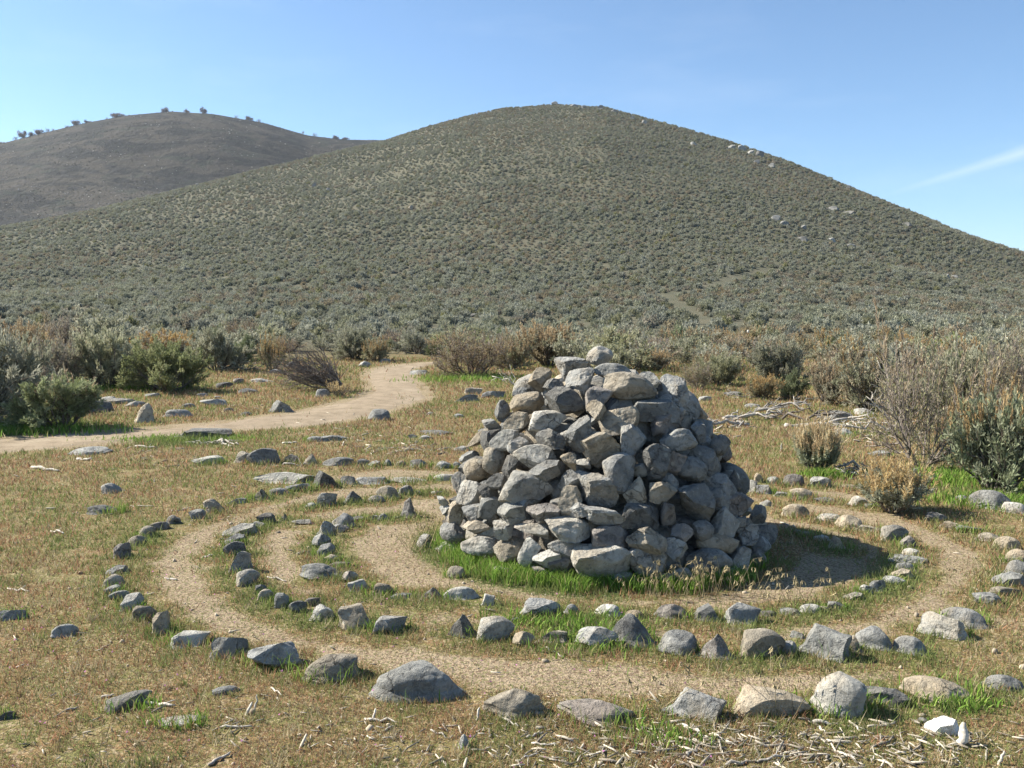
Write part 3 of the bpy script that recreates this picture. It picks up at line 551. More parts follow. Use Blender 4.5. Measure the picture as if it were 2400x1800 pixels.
def put_stone(name, s, label, group, cat='stone', sub=None):
    px, py, w, h, shape, mat = s[:6]
    P, W, T, Hh = stone_dims(px, py, w, h)
    full = Hh / .64; d = math.hypot(P[0], P[1]); fw = np.array([P[0], P[1]]) / d
    c = np.array([P[0] + fw[0] * T * .42, P[1] + fw[1] * T * .42])
    z = float(H(c[0], c[1])) + Hh - full / 2
    sub = sub or (5 if w > 125 else 4 if w > 44 else 3)
    me = rock_for(shape, mat, rnd.randrange(7), sub)
    rz = rnd.uniform(-.22, .22) + (math.pi if rnd.random() < .5 else 0)
    o = link(name, me, None, (c[0], c[1], z), (rnd.uniform(-.08, .08), rnd.uniform(-.09, .09), rz - math.atan2(P[0], P[1])), (W * (.56 if w > 80 else .62), T * .58, full * (.45 if w > 80 else .5)), label, cat, group)
    ring_foot.append((c[0], c[1], W, T, d)); return o
for (arc, grp) in RINGS:
    place, end, rows = arc
    if end == 'from the left': rows = sorted(rows, key=lambda s: s[0])
    elif end == 'from the top': rows = sorted(rows, key=lambda s: s[1])
    else: rows = sorted(rows, key=lambda s: -s[1])
    for i, s in enumerate(rows):
        last = '%s %s in %s' % (ORD[i + 1], end, place)
        put_stone('ring_stone', s, '%s, %s' % (s[6], last), grp)
for s in LOOSE: put_stone('field_stone', s, s[6], 'loose stones about the clearing')
for (px, py, w, h, mat, lab) in HILL_ROCKS:
    put_stone('hillside_boulder', (px, py, w * .95, h * 1.05, 'a', 'g' if mat == 'p' else mat), lab, 'boulders on the sagebrush hill', 'boulder', 3)

# ------------------------------------------------------------------ the cairn: (cx, cy, w, h, tilt, stone, shape) in a 2.592x survey of its face
PROF_Z = [-.10, .0, .20, .39, .69, 1.01, 1.16, 1.25, 1.33, 1.42, 1.50]; PROF_R = [1.24, 1.21, 1.15, 1.08, .92, .70, .56, .43, .28, .12, .0]
CS = [(1050, 145, 165, 122, -8, 'p', 'r'), (895, 232, 245, 172, 0, 'g', 'a'), (1130, 240, 225, 112, 4, 'b', 'r'), (690, 285, 168, 148, -20, 't', 'a'), (930, 305, 195, 172, -10, 'g', 'a'),
 (1230, 330, 335, 172, 12, 't', 'r'), (830, 430, 258, 205, 24, 'd', 'a'), (1345, 300, 135, 125, 30, 'p', 'a'), (1505, 345, 205, 172, 30, 'g', 'a'), (575, 362, 105, 66, 0, 'g', 'a'),
 (605, 430, 214, 134, -10, 't', 'r'), (770, 335, 135, 120, 0, 'd', 'a'), (1050, 400, 170, 150, 0, 'n', 'a'), (1030, 470, 125, 124, 0, 't', 'a'), (455, 475, 98, 135, 0, 'g', 'r'),
 (1380, 470, 330, 138, 5, 'b', 'b'), (1465, 550, 225, 134, -5, 'n', 'r'), (550, 537, 164, 124, -10, 't', 'a'), (735, 535, 224, 124, 0, 'p', 'a'), (1170, 535, 255, 155, -14, 't', 'a'),
 (935, 612, 150, 225, 35, 'g', 'b'), (1040, 705, 265, 225, -18, 't', 'a'), (1250, 662, 165, 214, 0, 'g', 'a'), (1525, 650, 225, 144, -10, 'b', 'r'), (400, 572, 138, 104, -10, 'g', 'a'),
 (325, 655, 195, 92, -38, 't', 'a'), (480, 652, 194, 134, -10, 'p', 'a'), (755, 642, 194, 114, -5, 'd', 'r'), (555, 692, 114, 114, 30, 'g', 'b'), (660, 755, 265, 154, -5, 'p', 'a'),
 (410, 775, 134, 174, 8, 't', 'r'), (300, 832, 164, 144, 0, 't', 'r'), (505, 822, 114, 154, 0, 'd', 'a'), (250, 762, 124, 74, -20, 'g', 'a'), (725, 842, 214, 124, -10, 'g', 'a'),
 (860, 782, 98, 114, 0, 'o', 'a'), (1180, 848, 215, 225, -20, 'g', 'r'), (1390, 792, 184, 234, 10, 'd', 'a'), (1510, 802, 134, 144, 20, 'n', 'b'), (1650, 602, 115, 125, 0, 'b', 'a'),
 (1690, 772, 205, 155, 20, 'b', 'a'), (1600, 832, 215, 155, 10, 'b', 'r'), (1775, 690, 115, 144, 20, 'd', 'r'), (210, 922, 114, 164, 0, 'g', 'r'), (265, 972, 154, 154, 0, 'p', 'r'),
 (430, 902, 124, 104, 0, 'd', 'a'), (370, 962, 124, 94, 0, 'd', 'a'), (610, 957, 295, 214, 14, 'p', 'r'), (885, 887, 194, 114, -10, 'g', 'p'), (1040, 967, 245, 235, 0, 'g', 'r'),
 (1265, 962, 144, 184, 8, 't', 'p'), (1430, 972, 184, 144, 0, 't', 'a'), (1480, 902, 94, 94, 0, 'g', 'r'), (1620, 1032, 215, 244, 10, 'b', 'r'), (1780, 932, 194, 155, 10, 'g', 'a'),
 (1865, 905, 84, 140, 0, 'd', 'p'), (1765, 1012, 134, 134, 0, 'b', 'a'), (1880, 1042, 224, 155, 0, 'n', 'a'), (870, 1020, 154, 184, -24, 't', 'a'), (915, 1072, 174, 88, -10, 'g', 'a'),
 (385, 1062, 144, 134, 0, 'b', 'a'), (525, 1092, 194, 164, 0, 'b', 'r'), (715, 1097, 224, 124, 10, 'n', 'r'), (190, 1097, 114, 154, 0, 't', 'a'), (290, 1092, 154, 104, 0, 'g', 'a'),
 (1060, 1112, 284, 104, 5, 'g', 'a'), (1290, 1112, 234, 154, 4, 'd', 'b'), (1470, 1102, 104, 154, 0, 'n', 'b'), (160, 1217, 174, 124, 15, 'g', 'r'), (300, 1187, 194, 94, 0, 't', 'a'),
 (460, 1202, 134, 104, 10, 'p', 'b'), (640, 1202, 214, 104, 0, 'p', 'r'), (855, 1187, 275, 144, 5, 'p', 'a'), (1120, 1237, 234, 134, 0, 'n', 'b'), (1360, 1257, 284, 154, 10, 't', 'p'),
 (1550, 1232, 134, 144, 0, 'n', 'a'), (1680, 1202, 134, 124, 0, 'g', 'r'), (1800, 1172, 174, 184, 40, 'b', 'b'), (1950, 1222, 134, 124, 0, 'g', 'r'), (330, 1290, 255, 124, -5, 'p', 'r'),
 (515, 1322, 224, 154, -25, 't', 'r'), (620, 1332, 112, 174, 30, 'p', 'b'), (845, 1312, 214, 124, 0, 'g', 'a'), (740, 1372, 194, 104, -5, 'p', 'r'), (810, 1412, 154, 104, 0, 'n', 'a'),
 (1060, 1387, 355, 195, 0, 'p', 'a'), (1330, 1397, 265, 194, 10, 'g', 'a'), (1500, 1312, 174, 134, 0, 'b', 'a'), (1760, 1287, 265, 124, 10, 'o', 'r'), (1710, 1392, 285, 164, 0, 'b', 'r'),
 (1890, 1372, 134, 164, 0, 'b', 'r'), (2015, 1102, 94, 114, 0, 'g', 'a'), (2055, 1222, 150, 114, 0, 'd', 'a'), (2005, 1372, 124, 104, 0, 'n', 'r'), (130, 1322, 184, 104, 0, 'p', 'r'),
 (470, 1462, 144, 70, 0, 'p', 'a'), (100, 1022, 92, 56, 0, 'b', 'a'), (120, 1075, 104, 66, 0, 'g', 'a'), (1900, 1152, 94, 66, 0, 'b', 'b'), (690, 1452, 114, 66, 0, 'n', 'r'),
 (1190, 1490, 134, 66, 0, 'b', 'a'), (1430, 1490, 154, 66, 0, 'g', 'a'), (1800, 1462, 154, 84, 0, 'b', 'r'), (2035, 1292, 114, 104, 0, 'g', 'r'), (1560, 1470, 150, 80, 0, 'b', 'r')]
cairn = link('cairn', None, None, (CAIRN[0], CAIRN[1], 0), label='tall dome-shaped cairn of piled grey and tan rocks at the ring centre', cat='cairn')
def cairn_rock(c, W, T, Hh, yaw, roll, pitch, mat, shape, sub=5):
    if shape == 'r' and rnd.random() < .45: shape = 'a'
    me = rock_for(shape, mat, rnd.randrange(9), sub, 0.0)
    M = Matrix.Rotation(yaw, 3, 'Z') @ Matrix.Rotation(pitch, 3, 'X') @ Matrix.Rotation(roll, 3, 'Y')
    flip = Matrix.Rotation(math.pi, 3, 'Z') if rnd.random() < .5 else Matrix.Identity(3)
    link('rock', me, cairn, (c[0] - CAIRN[0], c[1] - CAIRN[1], c[2]), (M @ flip).to_euler(), (W / 2, T / 2, Hh / 2))
def dome_hit(px, py):
    d = ray(px, py); tt = np.linspace(4.2, 7.6, 1400)
    x, y, z = d[0] * tt, d[1] * tt, EYE + d[2] * tt
    g = np.hypot(x - CAIRN[0], y - CAIRN[1]) - np.interp(z, PROF_Z, PROF_R)
    inside = np.nonzero((g < 0) & (z > -.1))[0]
    k = inside[0] if len(inside) else int(np.argmin(g + 10 * (z < -.05)))
    return np.array([x[k], y[k], z[k]]), d, tt[k]
taken = []
for (cx, cy, w, h, tilt, mat, shape) in CS:
    px, py = 1000 + cx / 2.592, 780 + cy / 2.592
    P, d, tt = dome_hit(px, py); k = tt / FPX / 2.592
    W, Hh = w * k * 1.03, h * k * 1.04; T = .8 * math.sqrt(W * Hh)
    P = P + d * (T * .36 + rnd.uniform(-.02, .05))
    if cy > 1400: P[2] = max(P[2], Hh * .22)
    if cx == 1050 and cy == 145: P = P + d * .10 + np.array([0, 0, .005])
    nx = P[0] - CAIRN[0]; yaw = math.atan2(nx, 1.9) * .8
    cairn_rock(P, W, T, Hh, yaw, R(tilt), rnd.uniform(-.12, .12), mat, shape)
    taken.append(P)
taken = np.array(taken)
# second layer seen in the gaps, and the far side of the pile
zz = .06
while zz < 1.2:
    rad = float(np.interp(zz, PROF_Z, PROF_R)); n = max(4, int(2 * math.pi * rad / .27))
    for i in range(n):
        a = (i + rnd.uniform(-.3, .3)) * 2 * math.pi / n
        back = math.cos(a) > -.1
        q = rad - (.12 if back else .30)
        if q < .1: continue
        c = np.array([CAIRN[0] + q * math.sin(a), CAIRN[1] + q * math.cos(a), zz + rnd.uniform(-.05, .05)])
        s = rnd.uniform(.20, .30)
        cairn_rock(c, s * rnd.uniform(1, 1.25), s, s * rnd.uniform(.65, .95), -a, rnd.uniform(-.4, .4), rnd.uniform(-.3, .3), rnd.choice('ggbdtnp'), rnd.choice('aaarb'), 3)
    zz += .20
for i in range(62):      # small stones wedged into the joints of the face
    a = math.pi + rnd.uniform(-1.7, 1.7); z0 = rnd.uniform(.08, 1.2); q = float(np.interp(z0, PROF_Z, PROF_R)) - .13; s = rnd.uniform(.08, .15)
    cairn_rock(np.array([CAIRN[0] + q * math.sin(a), CAIRN[1] + q * math.cos(a), z0]), s * 1.3, s, s * .8, -a, rnd.uniform(-.6, .6), rnd.uniform(-.4, .4), rnd.choice('gptdb'), 'a', 3)
ang = np.linspace(0, 2 * math.pi, 40, endpoint=False); zs = np.linspace(-.05, 1.18, 12); VV = []
for z in zs:
    q = max(.05, float(np.interp(z, PROF_Z, PROF_R)) - .34)
    for a in ang: VV.append((q * math.sin(a) * (1 + .08 * rnd.uniform(-1, 1)), q * math.cos(a), z))
VV.append((0, 0, 1.22)); FF = []
for i in range(11):
    for j in range(40): a, b = i * 40 + j, i * 40 + (j + 1) % 40; FF += [(a, a + 40, b + 40), (a, b + 40, b)]
for j in range(40): FF.append((440 + j, 480, 440 + (j + 1) % 40))
link('rubble_core', mesh_arrays('rubble_core', VV, FF, [MR['d']]), cairn)
# ------------------------------------------------------------------ shrubs
SAGE = [(.275, .275, .18), (.33, .325, .225), (.235, .24, .15), (.37, .36, .26)]
SAGE_GREEN = [(.17, .20, .09), (.22, .245, .12), (.15, .18, .085)]
DRY = [(.30, .255, .17), (.25, .21, .14), (.36, .30, .20)]
OLIVE = [(.22, .21, .095), (.26, .245, .12), (.18, .18, .085)]
TIP = [(.42, .30, .16), (.36, .26, .145), (.46, .35, .20)]
STRAW = [(.56, .43, .22), (.48, .36, .18), (.62, .50, .29)]
GREY_TWIG = [(.26, .225, .195), (.32, .28, .24)]
def shrub_meshes(name, seed, n0=8, n1=5, n2=5, leaves=24, leaf=(.046, .0105), cols=SAGE, tips=0, tipcols=TIP, spread=1.05, twig=M_TWIG, thick=.016, lean=(0, 0), up=.35, lv3=0, ratio=.8, tiplen=.16, seg2=2):
    rg = np.random.default_rng(seed); br = Acc(); tipsP = []
    def grow(p, d, L, n, wob, rad, sides):
        P = [p]; q = d / np.linalg.norm(d)
        for _ in range(n):
            q = q + rg.normal(0, wob, 3) + np.array([0, 0, up * .25]); q /= np.linalg.norm(q); P.append(P[-1] + q * L / n)
        P = np.array(P); tube(br, P, np.linspace(rad, rad * .45, n + 1), sides); return P, q
    def rdir(d, s):
        v = d + rg.normal(0, s, 3); v[2] += up * .4; return v
    lean3 = np.array([lean[0], lean[1], 0.])
    for i in range(n0):
        az = (i + rg.uniform(-.4, .4)) * 2 * math.pi / n0; tl = spread * math.sqrt(rg.uniform(.05, 1))
        d = np.array([math.sin(tl) * math.cos(az), math.sin(tl) * math.sin(az), math.cos(tl)]) + lean3
        P0, q0 = grow(np.array([math.cos(az) * .04, math.sin(az) * .04, 0]), d, .30 * rg.uniform(.8, 1.2), 4, .16, thick, 4)
        for j in range(n1):
            k = rg.integers(1, 5); P1, q1 = grow(P0[k], rdir(q0, .5) + lean3 * .4, .24 * rg.uniform(.7, 1.25), 3, .16, thick * .5, 3)
            for m in range(n2):
                k2 = int(rg.integers(1, 4)); P2, q2 = grow(P1[k2], rdir(q1, .5) + lean3 * .4, .15 * rg.uniform(.6, 1.3), seg2, .14, thick * .24, 3)
                tipsP.append((P2, q2))
                for _ in range(lv3):
                    P3, q3 = grow(P2[rg.integers(0, seg2 + 1)], rdir(q2, .45) + lean3 * .4, .12 * rg.uniform(.6, 1.3), 2, .12, thick * .14, 3)
                    tipsP.append((P3, q3))
    allP = np.vstack([p for p, q in tipsP])
    hmax = np.percentile(allP[:, 2], 97)
    fo = Acc(); LV, LC, SV, SC = [], [], [], []
    cols_ = np.array(cols); tc = np.array(tipcols)
    for P2, q2 in tipsP:
        n = rg.poisson(leaves)
        if n:
            f = rg.uniform(.15, 1.08, n)[:, None]; base = P2[0] * (1 - f) + P2[-1] * f + rg.normal(0, .012, (n, 3))
            d = q2 * .9 + rg.normal(0, .65, (n, 3)) + np.array([0, 0, .35]); d /= np.linalg.norm(d, axis=1)[:, None]
            s = np.cross(d, rg.normal(0, 1, (n, 3))); s /= np.linalg.norm(s, axis=1)[:, None] + 1e-9
            L = leaf[0] * rg.uniform(.6, 1.3, n)[:, None]; w = leaf[1] * rg.uniform(.7, 1.3, n)[:, None]
            LV.append(np.stack([base, base + d * L * .6 + s * w, base + d * L - s * w * .3], 1).reshape(-1, 3))
            c = cols_[rg.integers(0, len(cols_))] * rg.uniform(.8, 1.2, (n, 1)); LC.append(np.repeat(c, 3, 0))
        if tips and P2[-1][2] > hmax * .45 and rg.random() < tips:
            b0 = P2[-1]; L = tiplen * rg.uniform(.6, 1.2); dv = np.array([*(rg.normal(0, .14, 2) + b0[:2] * .5 + np.array(lean) * .5), 1.]); dv /= np.linalg.norm(dv)
            n = 24; f = rg.uniform(.05, 1, n)[:, None]; base = b0 + dv * L * f
            dd = dv + rg.normal(0, .45, (n, 3)); s = rg.normal(0, 1, (n, 3)); s /= np.linalg.norm(s, axis=1)[:, None]
            SV.append(np.stack([base - s * .007, base + s * .008, base + dd * L * .22], 1).reshape(-1, 3))
            SC.append(np.repeat(tc[rg.integers(0, len(tc))] * rg.uniform(.75, 1.2, (n, 1)), 3, 0))
            tube(br, [b0, b0 + dv * L], [.003, .0015], 3)
    # normalise: width 1, height 1, base at the origin
    hx = np.percentile(np.abs(allP[:, :2] - (allP[:, :2].mean(0) if lean != (0, 0) else 0)), 96); top = hmax + (tiplen * .5 if tips > .3 else .03)
    S = np.array([.5 / (hx * 1.06), .5 / (hx * 1.06), 1 / top])
    for a in br.V: a *= S
    mb = br.mesh(name + '_branches', [twig], False)
    mf = ms = None
    if LV:
        v = np.vstack(LV) * S; mf = mesh_arrays(name + '_foliage', v, np.arange(len(v)).reshape(-1, 3), [M_LEAF], np.vstack(LC))
    if SV:
        v = np.vstack(SV) * S; ms = mesh_arrays(name + '_seed_heads', v, np.arange(len(v)).reshape(-1, 3), [M_LEAF], np.vstack(SC))
    return mb, mf, ms
def put_shrub(name, meshes, P, w, h, label, group, cat='shrub', rz=None, dep=.9):
    root = link(name, None, None, P, (0, 0, rnd.uniform(0, 6.28) if rz is None else rz), (w, w * dep, h), label, cat, group)
    for nm, me in zip(('branches', 'foliage', 'seed_heads'), meshes):
        if me is not None: link(nm, me, root)
    return root
K = {}
K['sage'] = [shrub_meshes('sage', 1 + i, 10, 6, 6, 40, spread=1.2) for i in range(3)]
K['round'] = [shrub_meshes('round', 11 + i, 11, 6, 6, 42, spread=1.35, cols=[(.22, .235, .135), (.27, .275, .17), (.18, .195, .11)]) for i in range(2)]
K['green'] = [shrub_meshes('green', 21 + i, 10, 6, 5, 38, cols=SAGE_GREEN, spread=1.1) for i in range(2)]
K['tip'] = [shrub_meshes('tip', 31 + i, 10, 6, 5, 30, tips=.6, spread=1.1, cols=SAGE + DRY) for i in range(2)]
K['orange'] = [shrub_meshes('orange', 41, 13, 6, 5, 18, tips=.6, spread=.95, cols=DRY + SAGE[:2], up=.6)]
K['twiggy'] = [shrub_meshes('twiggy', 51 + i, 10, 6, 5, 5, leaf=(.035, .009), cols=DRY + GREY_TWIG, spread=1.25, lv3=3, thick=.012, twig=M_TWIG_RED) for i in range(2)]
K['grey_twig'] = [shrub_meshes('grey_twig', 61, 10, 6, 5, 9, leaf=(.035, .009), cols=GREY_TWIG + DRY + SAGE[:2], spread=1.2, lv3=2, thick=.012, twig=M_BARE)]
K['dead_lean'] = [shrub_meshes('dead_lean', 71, 13, 6, 6, 0, spread=.8, lv3=1, thick=.012, twig=M_BARE, lean=(-1.0, -.1), up=.15)]
K['bare'] = [shrub_meshes('bare', 81, 10, 6, 5, 3, leaf=(.028, .008), cols=OLIVE + DRY, spread=1.1, lv3=3, thick=.011, tips=.04, twig=M_BARE)]
K['stalky'] = [shrub_meshes('stalky', 91 + i, 13, 6, 5, 32, leaf=(.060, .0125), cols=[(.34, .365, .24), (.41, .42, .30), (.29, .315, .20)], tips=.75, tipcols=STRAW + TIP[:1], spread=.95, up=.6, tiplen=.26) for i in range(2)]
K['tall'] = [shrub_meshes('tall', 95, 12, 6, 6, 28, leaf=(.05, .0115), cols=[(.235, .26, .16), (.285, .30, .205), (.195, .22, .135)], tips=.22, tipcols=TIP, spread=.85, up=.6)]
K['low'] = [shrub_meshes('low', 97, 12, 6, 6, 40, leaf=(.05, .0115), cols=[(.25, .275, .165), (.30, .32, .21), (.21, .235, .135)], tips=.14, tipcols=TIP, spread=1.2)]
K['tree'] = [shrub_meshes('tree', 101, 6, 8, 7, 34, spread=.9, thick=.035, cols=SAGE + DRY, tips=.12)]
K['straw'] = [shrub_meshes('straw', 111, 12, 4, 3, 3, tips=.9, tipcols=STRAW, cols=DRY, spread=.9, up=.6)]
NEAR = [  # (kind, px, base py, width, height, name, label)
 ('sage', -160, 1010, 210, 190, 'sagebrush', 'large sagebrush beyond the left edge shading the path'), ('sage', -5, 968, 140, 150, 'sagebrush', 'tall shadowy sagebrush cut off by the left picture edge'), ('low', 118, 1012, 165, 100, 'sagebrush', 'low sagebrush with orange seed tips beside the path at left'), ('grey_twig', 96, 920, 125, 112, 'sagebrush', 'bare grey twiggy bush behind the low orange-tipped sagebrush'),
 ('orange', 40, 868, 100, 85, 'rabbitbrush', 'orange-tipped bush near the left edge behind the grey bush'), ('sage', 239, 915, 128, 115, 'sagebrush', 'upright grey-green sagebrush left of the round dark one'), ('round', 376, 920, 180, 98, 'sagebrush', 'wide round dark green sagebrush left of the path'),
 ('sage', 224, 845, 130, 88, 'sagebrush', 'pale sagebrush behind the upright grey-green one'), ('twiggy', 130, 850, 78, 95, 'sagebrush', 'dark bare-stemmed bush standing tall at left'), ('orange', 375, 855, 110, 62, 'rabbitbrush', 'orange-brown bush behind the round dark sagebrush'),
 ('sage', 500, 872, 105, 88, 'sagebrush', 'grey-green sagebrush right behind the round dark one'), ('green', 568, 852, 52, 54, 'sagebrush', 'small round bright green bush left of the path'), ('tip', 636, 872, 60, 70, 'rabbitbrush', 'upright orange-tipped green bush left of the leaning brown brush'),
 ('twiggy', 564, 812, 84, 58, 'sagebrush', 'dark twiggy bush on the rise left of the path'), ('dead_lean', 790, 917, 175, 105, 'dead_brush', 'dead brown brush leaning left beside the path bend'), ('straw', 790, 932, 66, 34, 'dry_grass_clump', 'straw-coloured clump at the foot of the leaning brown brush'),
 ('tip', 880, 850, 68, 48, 'rabbitbrush', 'orange-topped bush left of the path bend'), ('sage', 831, 845, 92, 66, 'sagebrush', 'wide grey sagebrush behind the leaning brown brush'), ('twiggy', 1105, 888, 185, 102, 'sagebrush', 'wide brown twiggy bush right of the path bend'),
 ('orange', 1285, 862, 118, 88, 'rabbitbrush', 'tall tan-orange bush behind the cairn top at left'), ('green', 1014, 836, 36, 26, 'sagebrush', 'small dark green bush at the path end'), ('tip', 1200, 868, 80, 70, 'sagebrush', 'tan-tipped bush between the brown twiggy bush and cairn'),
 ('orange', 1793, 937, 66, 48, 'rabbitbrush', 'small round orange-brown bush right of the cairn'), ('green', 1860, 937, 62, 58, 'sagebrush', 'small green sagebrush beside the orange-brown bush'), ('tip', 1952, 948, 108, 86, 'rabbitbrush', 'orange-tipped grey bush left of the twisted sagebrush'),
 ('tree', 2035, 962, 120, 128, 'sagebrush', 'old twisted sagebrush with thick pale trunk'), ('sage', 1831, 902, 112, 90, 'sagebrush', 'large grey sagebrush behind the small orange-brown bush'), ('sage', 1690, 905, 98, 66, 'sagebrush', 'grey sagebrush right behind the cairn shoulder'),
 ('grey_twig', 1640, 915, 80, 60, 'sagebrush', 'grey twiggy bush touching the cairn right outline'), ('orange', 1540, 870, 60, 44, 'rabbitbrush', 'orange bush just behind the cairn top at right'), ('bare', 2190, 1108, 255, 250, 'bare_bush', 'large bare branching bush at right with few leaves'),
 ('tall', 2350, 1160, 140, 185, 'sagebrush', 'tall pale green sagebrush with seed stalks at right edge'), ('stalky', 1922, 1110, 88, 102, 'sagebrush', 'small yellowish sagebrush alone right of the cairn'), ('stalky', 2108, 1208, 122, 100, 'sagebrush', 'compact sagebrush topped with tan stalks in right foreground'),
 ('grey_twig', 2390, 1010, 140, 180, 'sagebrush', 'dense grey bush behind the tall right-edge sagebrush'), ('sage', 2290, 985, 150, 140, 'sagebrush', 'big grey-green sagebrush behind the bare bush'), ('tip', 2180, 955, 130, 110, 'rabbitbrush', 'orange-flecked bush between twisted sagebrush and bare bush'), ('green', 2240, 930, 100, 90, 'sagebrush', 'bluish green sagebrush high behind the bare bush')]
occupied = []
for (kind, px, py, w, h, nm, lab) in NEAR:
    P = at(px, py); k = math.hypot(math.hypot(P[0], P[1]), EYE) / FPX; W, Hh = w * k, h * k
    P = np.array([P[0], P[1] + W * .25, 0]); P[2] = float(H(P[0], P[1])) - .02
    vs = K[kind]; put_shrub(nm, vs[rnd.randrange(len(vs))], P, W, Hh, lab, 'bushes round the clearing', 'dry grass' if nm == 'dry_grass_clump' else 'bush',
                            rz=-math.atan2(P[0], P[1]) if kind == 'dead_lean' else None)
    occupied.append((P[0], P[1], W * .42))
# the belt of brush beyond the clearing, nearest bushes one by one
LOD = {}
def lod(nm, **k): return shrub_meshes(nm, seg2=1, **k)
LOD['sage'] = [lod('sage_mid', seed=201 + i, n0=7, n1=5, n2=4, leaves=15, leaf=(.075, .020), spread=1.25) for i in range(4)]
LOD['green'] = [lod('green_mid', seed=211, n0=7, n1=5, n2=4, leaves=15, leaf=(.075, .020), spread=1.2, cols=SAGE_GREEN)]
LOD['tip'] = [lod('tip_mid', seed=221 + i, n0=7, n1=5, n2=4, leaves=11, leaf=(.075, .019), spread=1.2, tips=.5, cols=SAGE + DRY) for i in range(2)]
LOD['orange'] = [lod('orange_mid', seed=231, n0=8, n1=5, n2=4, leaves=6, leaf=(.07, .018), spread=1.0, tips=.9, cols=DRY)]
LOD['twiggy'] = [lod('twiggy_mid', seed=241 + i, n0=8, n1=5, n2=5, leaves=6, leaf=(.05, .013), spread=1.2, cols=DRY + GREY_TWIG, twig=M_TWIG_RED) for i in range(2)]
# edge of the clearing seen from the camera: (px, py of the nearest bushes)
EDGE = [(-300, 1000), (-50, 960), (150, 900), (300, 870), (520, 855), (640, 848), (700, 840), (860, 836), (905, 842), (1000, 838), (1030, 852), (1180, 872), (1450, 878), (1650, 900), (1800, 905), (1950, 925), (2100, 940), (2250, 965), (2400, 1000), (2700, 1080)]
e_th, e_r = [], []
for q in EDGE:
    P = at(*q); e_th.append(math.atan2(P[0], P[1])); e_r.append(math.hypot(P[0], P[1]))
TRAIL = np.array([at(*q)[:2] for q in [(1600, 776), (1700, 762), (1640, 748), (1560, 690), (1640, 682), (1700, 660), (1730, 645), (1800, 632)]])
def seg_dist(X, Y, P):
    b = np.full(X.shape, 1e9)
    for i in range(len(P) - 1):
        d = P[i + 1] - P[i]; f = np.clip(((X - P[i, 0]) * d[0] + (Y - P[i, 1]) * d[1]) / (d @ d), 0, 1)
        b = np.minimum(b, np.hypot(X - P[i, 0] - f * d[0], Y - P[i, 1] - f * d[1]))
    return b
def scatter(r0, r1, cell, thmax=.62):
    n = int(r1 / cell) + 2; gx, gy = np.meshgrid(np.arange(-n, n), np.arange(0, n)); X = (gx + rng.uniform(.02, .98, gx.shape)) * cell; Y = (gy + rng.uniform(.02, .98, gx.shape)) * cell
    r = np.hypot(X, Y); a = np.arctan2(X, Y); m = (r > r0) & (r < r1) & (np.abs(a) < thmax); return X[m], Y[m]
X1, Y1 = scatter(14, 75, 1.55); r1 = np.hypot(X1, Y1); a1 = np.arctan2(X1, Y1)
keep = r1 > np.interp(a1, e_th, e_r) + rng.uniform(0, 2.2, len(r1))
keep &= path_dist(X1, Y1) > .6
for (ox, oy, orad) in occupied: keep &= np.hypot(X1 - ox, Y1 - oy) > orad + .35
keep &= rng.random(len(r1)) < np.where(r1 < 50, .86, .8)
X1, Y1, r1, a1 = X1[keep], Y1[keep], r1[keep], a1[keep]
order = np.argsort(r1); inview = np.abs(a1[order]) < .545
near_ids = order[inview][:262]; cutoff = r1[near_ids[-1]]
side_ids = order[~inview]; rest = np.array([i for i in order if (r1[i] >= cutoff) or (abs(a1[i]) >= .545)])
rest = np.array([i for i in rest if i not in set(near_ids.tolist())])
def where_word(px):
    for lim, w in ((250, 'at the far left'), (500, 'behind the round dark sagebrush'), (840, 'behind the leaning brown brush'), (1180, 'straight beyond the path'), (1430, 'behind the cairn at left'), (1700, 'behind the cairn at right'), (1960, 'behind the small orange-brown bush'), (2180, 'behind the twisted sagebrush')):
        if px < lim: return w
    return 'behind the large bare bush'
DESC = {'sage': 'grey-green sagebrush', 'green': 'darker green sagebrush', 'tip': 'tan-tipped sagebrush', 'orange': 'orange-topped rabbitbrush', 'twiggy': 'brown twiggy leafless bush'}
TENS = ['', '', 'twenty', 'thirty', 'forty']
def ordinal(n): return ORD[n] if n <= 20 else TENS[n // 10] + ('-' + ORD[n % 10] if n % 10 else 'th')
tally = {}
for i in near_ids:
    x, y, r = X1[i], Y1[i], r1[i]; kind = rnd.choices(['sage', 'green', 'tip', 'orange', 'twiggy'], [.63, .10, .17, .02, .08])[0]
    sz = rnd.uniform(.75, 1.65) * (1.0 if r < 40 else .92); px = CX + FPX * x / y
    vs = LOD[kind]; hh = sz * rnd.uniform(.48, .68); key = (kind, where_word(px)); tally[key] = tally.get(key, 0) + 1
    put_shrub('rabbitbrush' if kind == 'orange' else 'sagebrush', vs[rnd.randrange(len(vs))], (x, y, float(H(x, y)) - .03), sz, hh, '%s, %s nearest in the brush %s' % (DESC[kind], ordinal(tally[key]), key[1]), 'brush belt at the foot of the hill', 'bush')

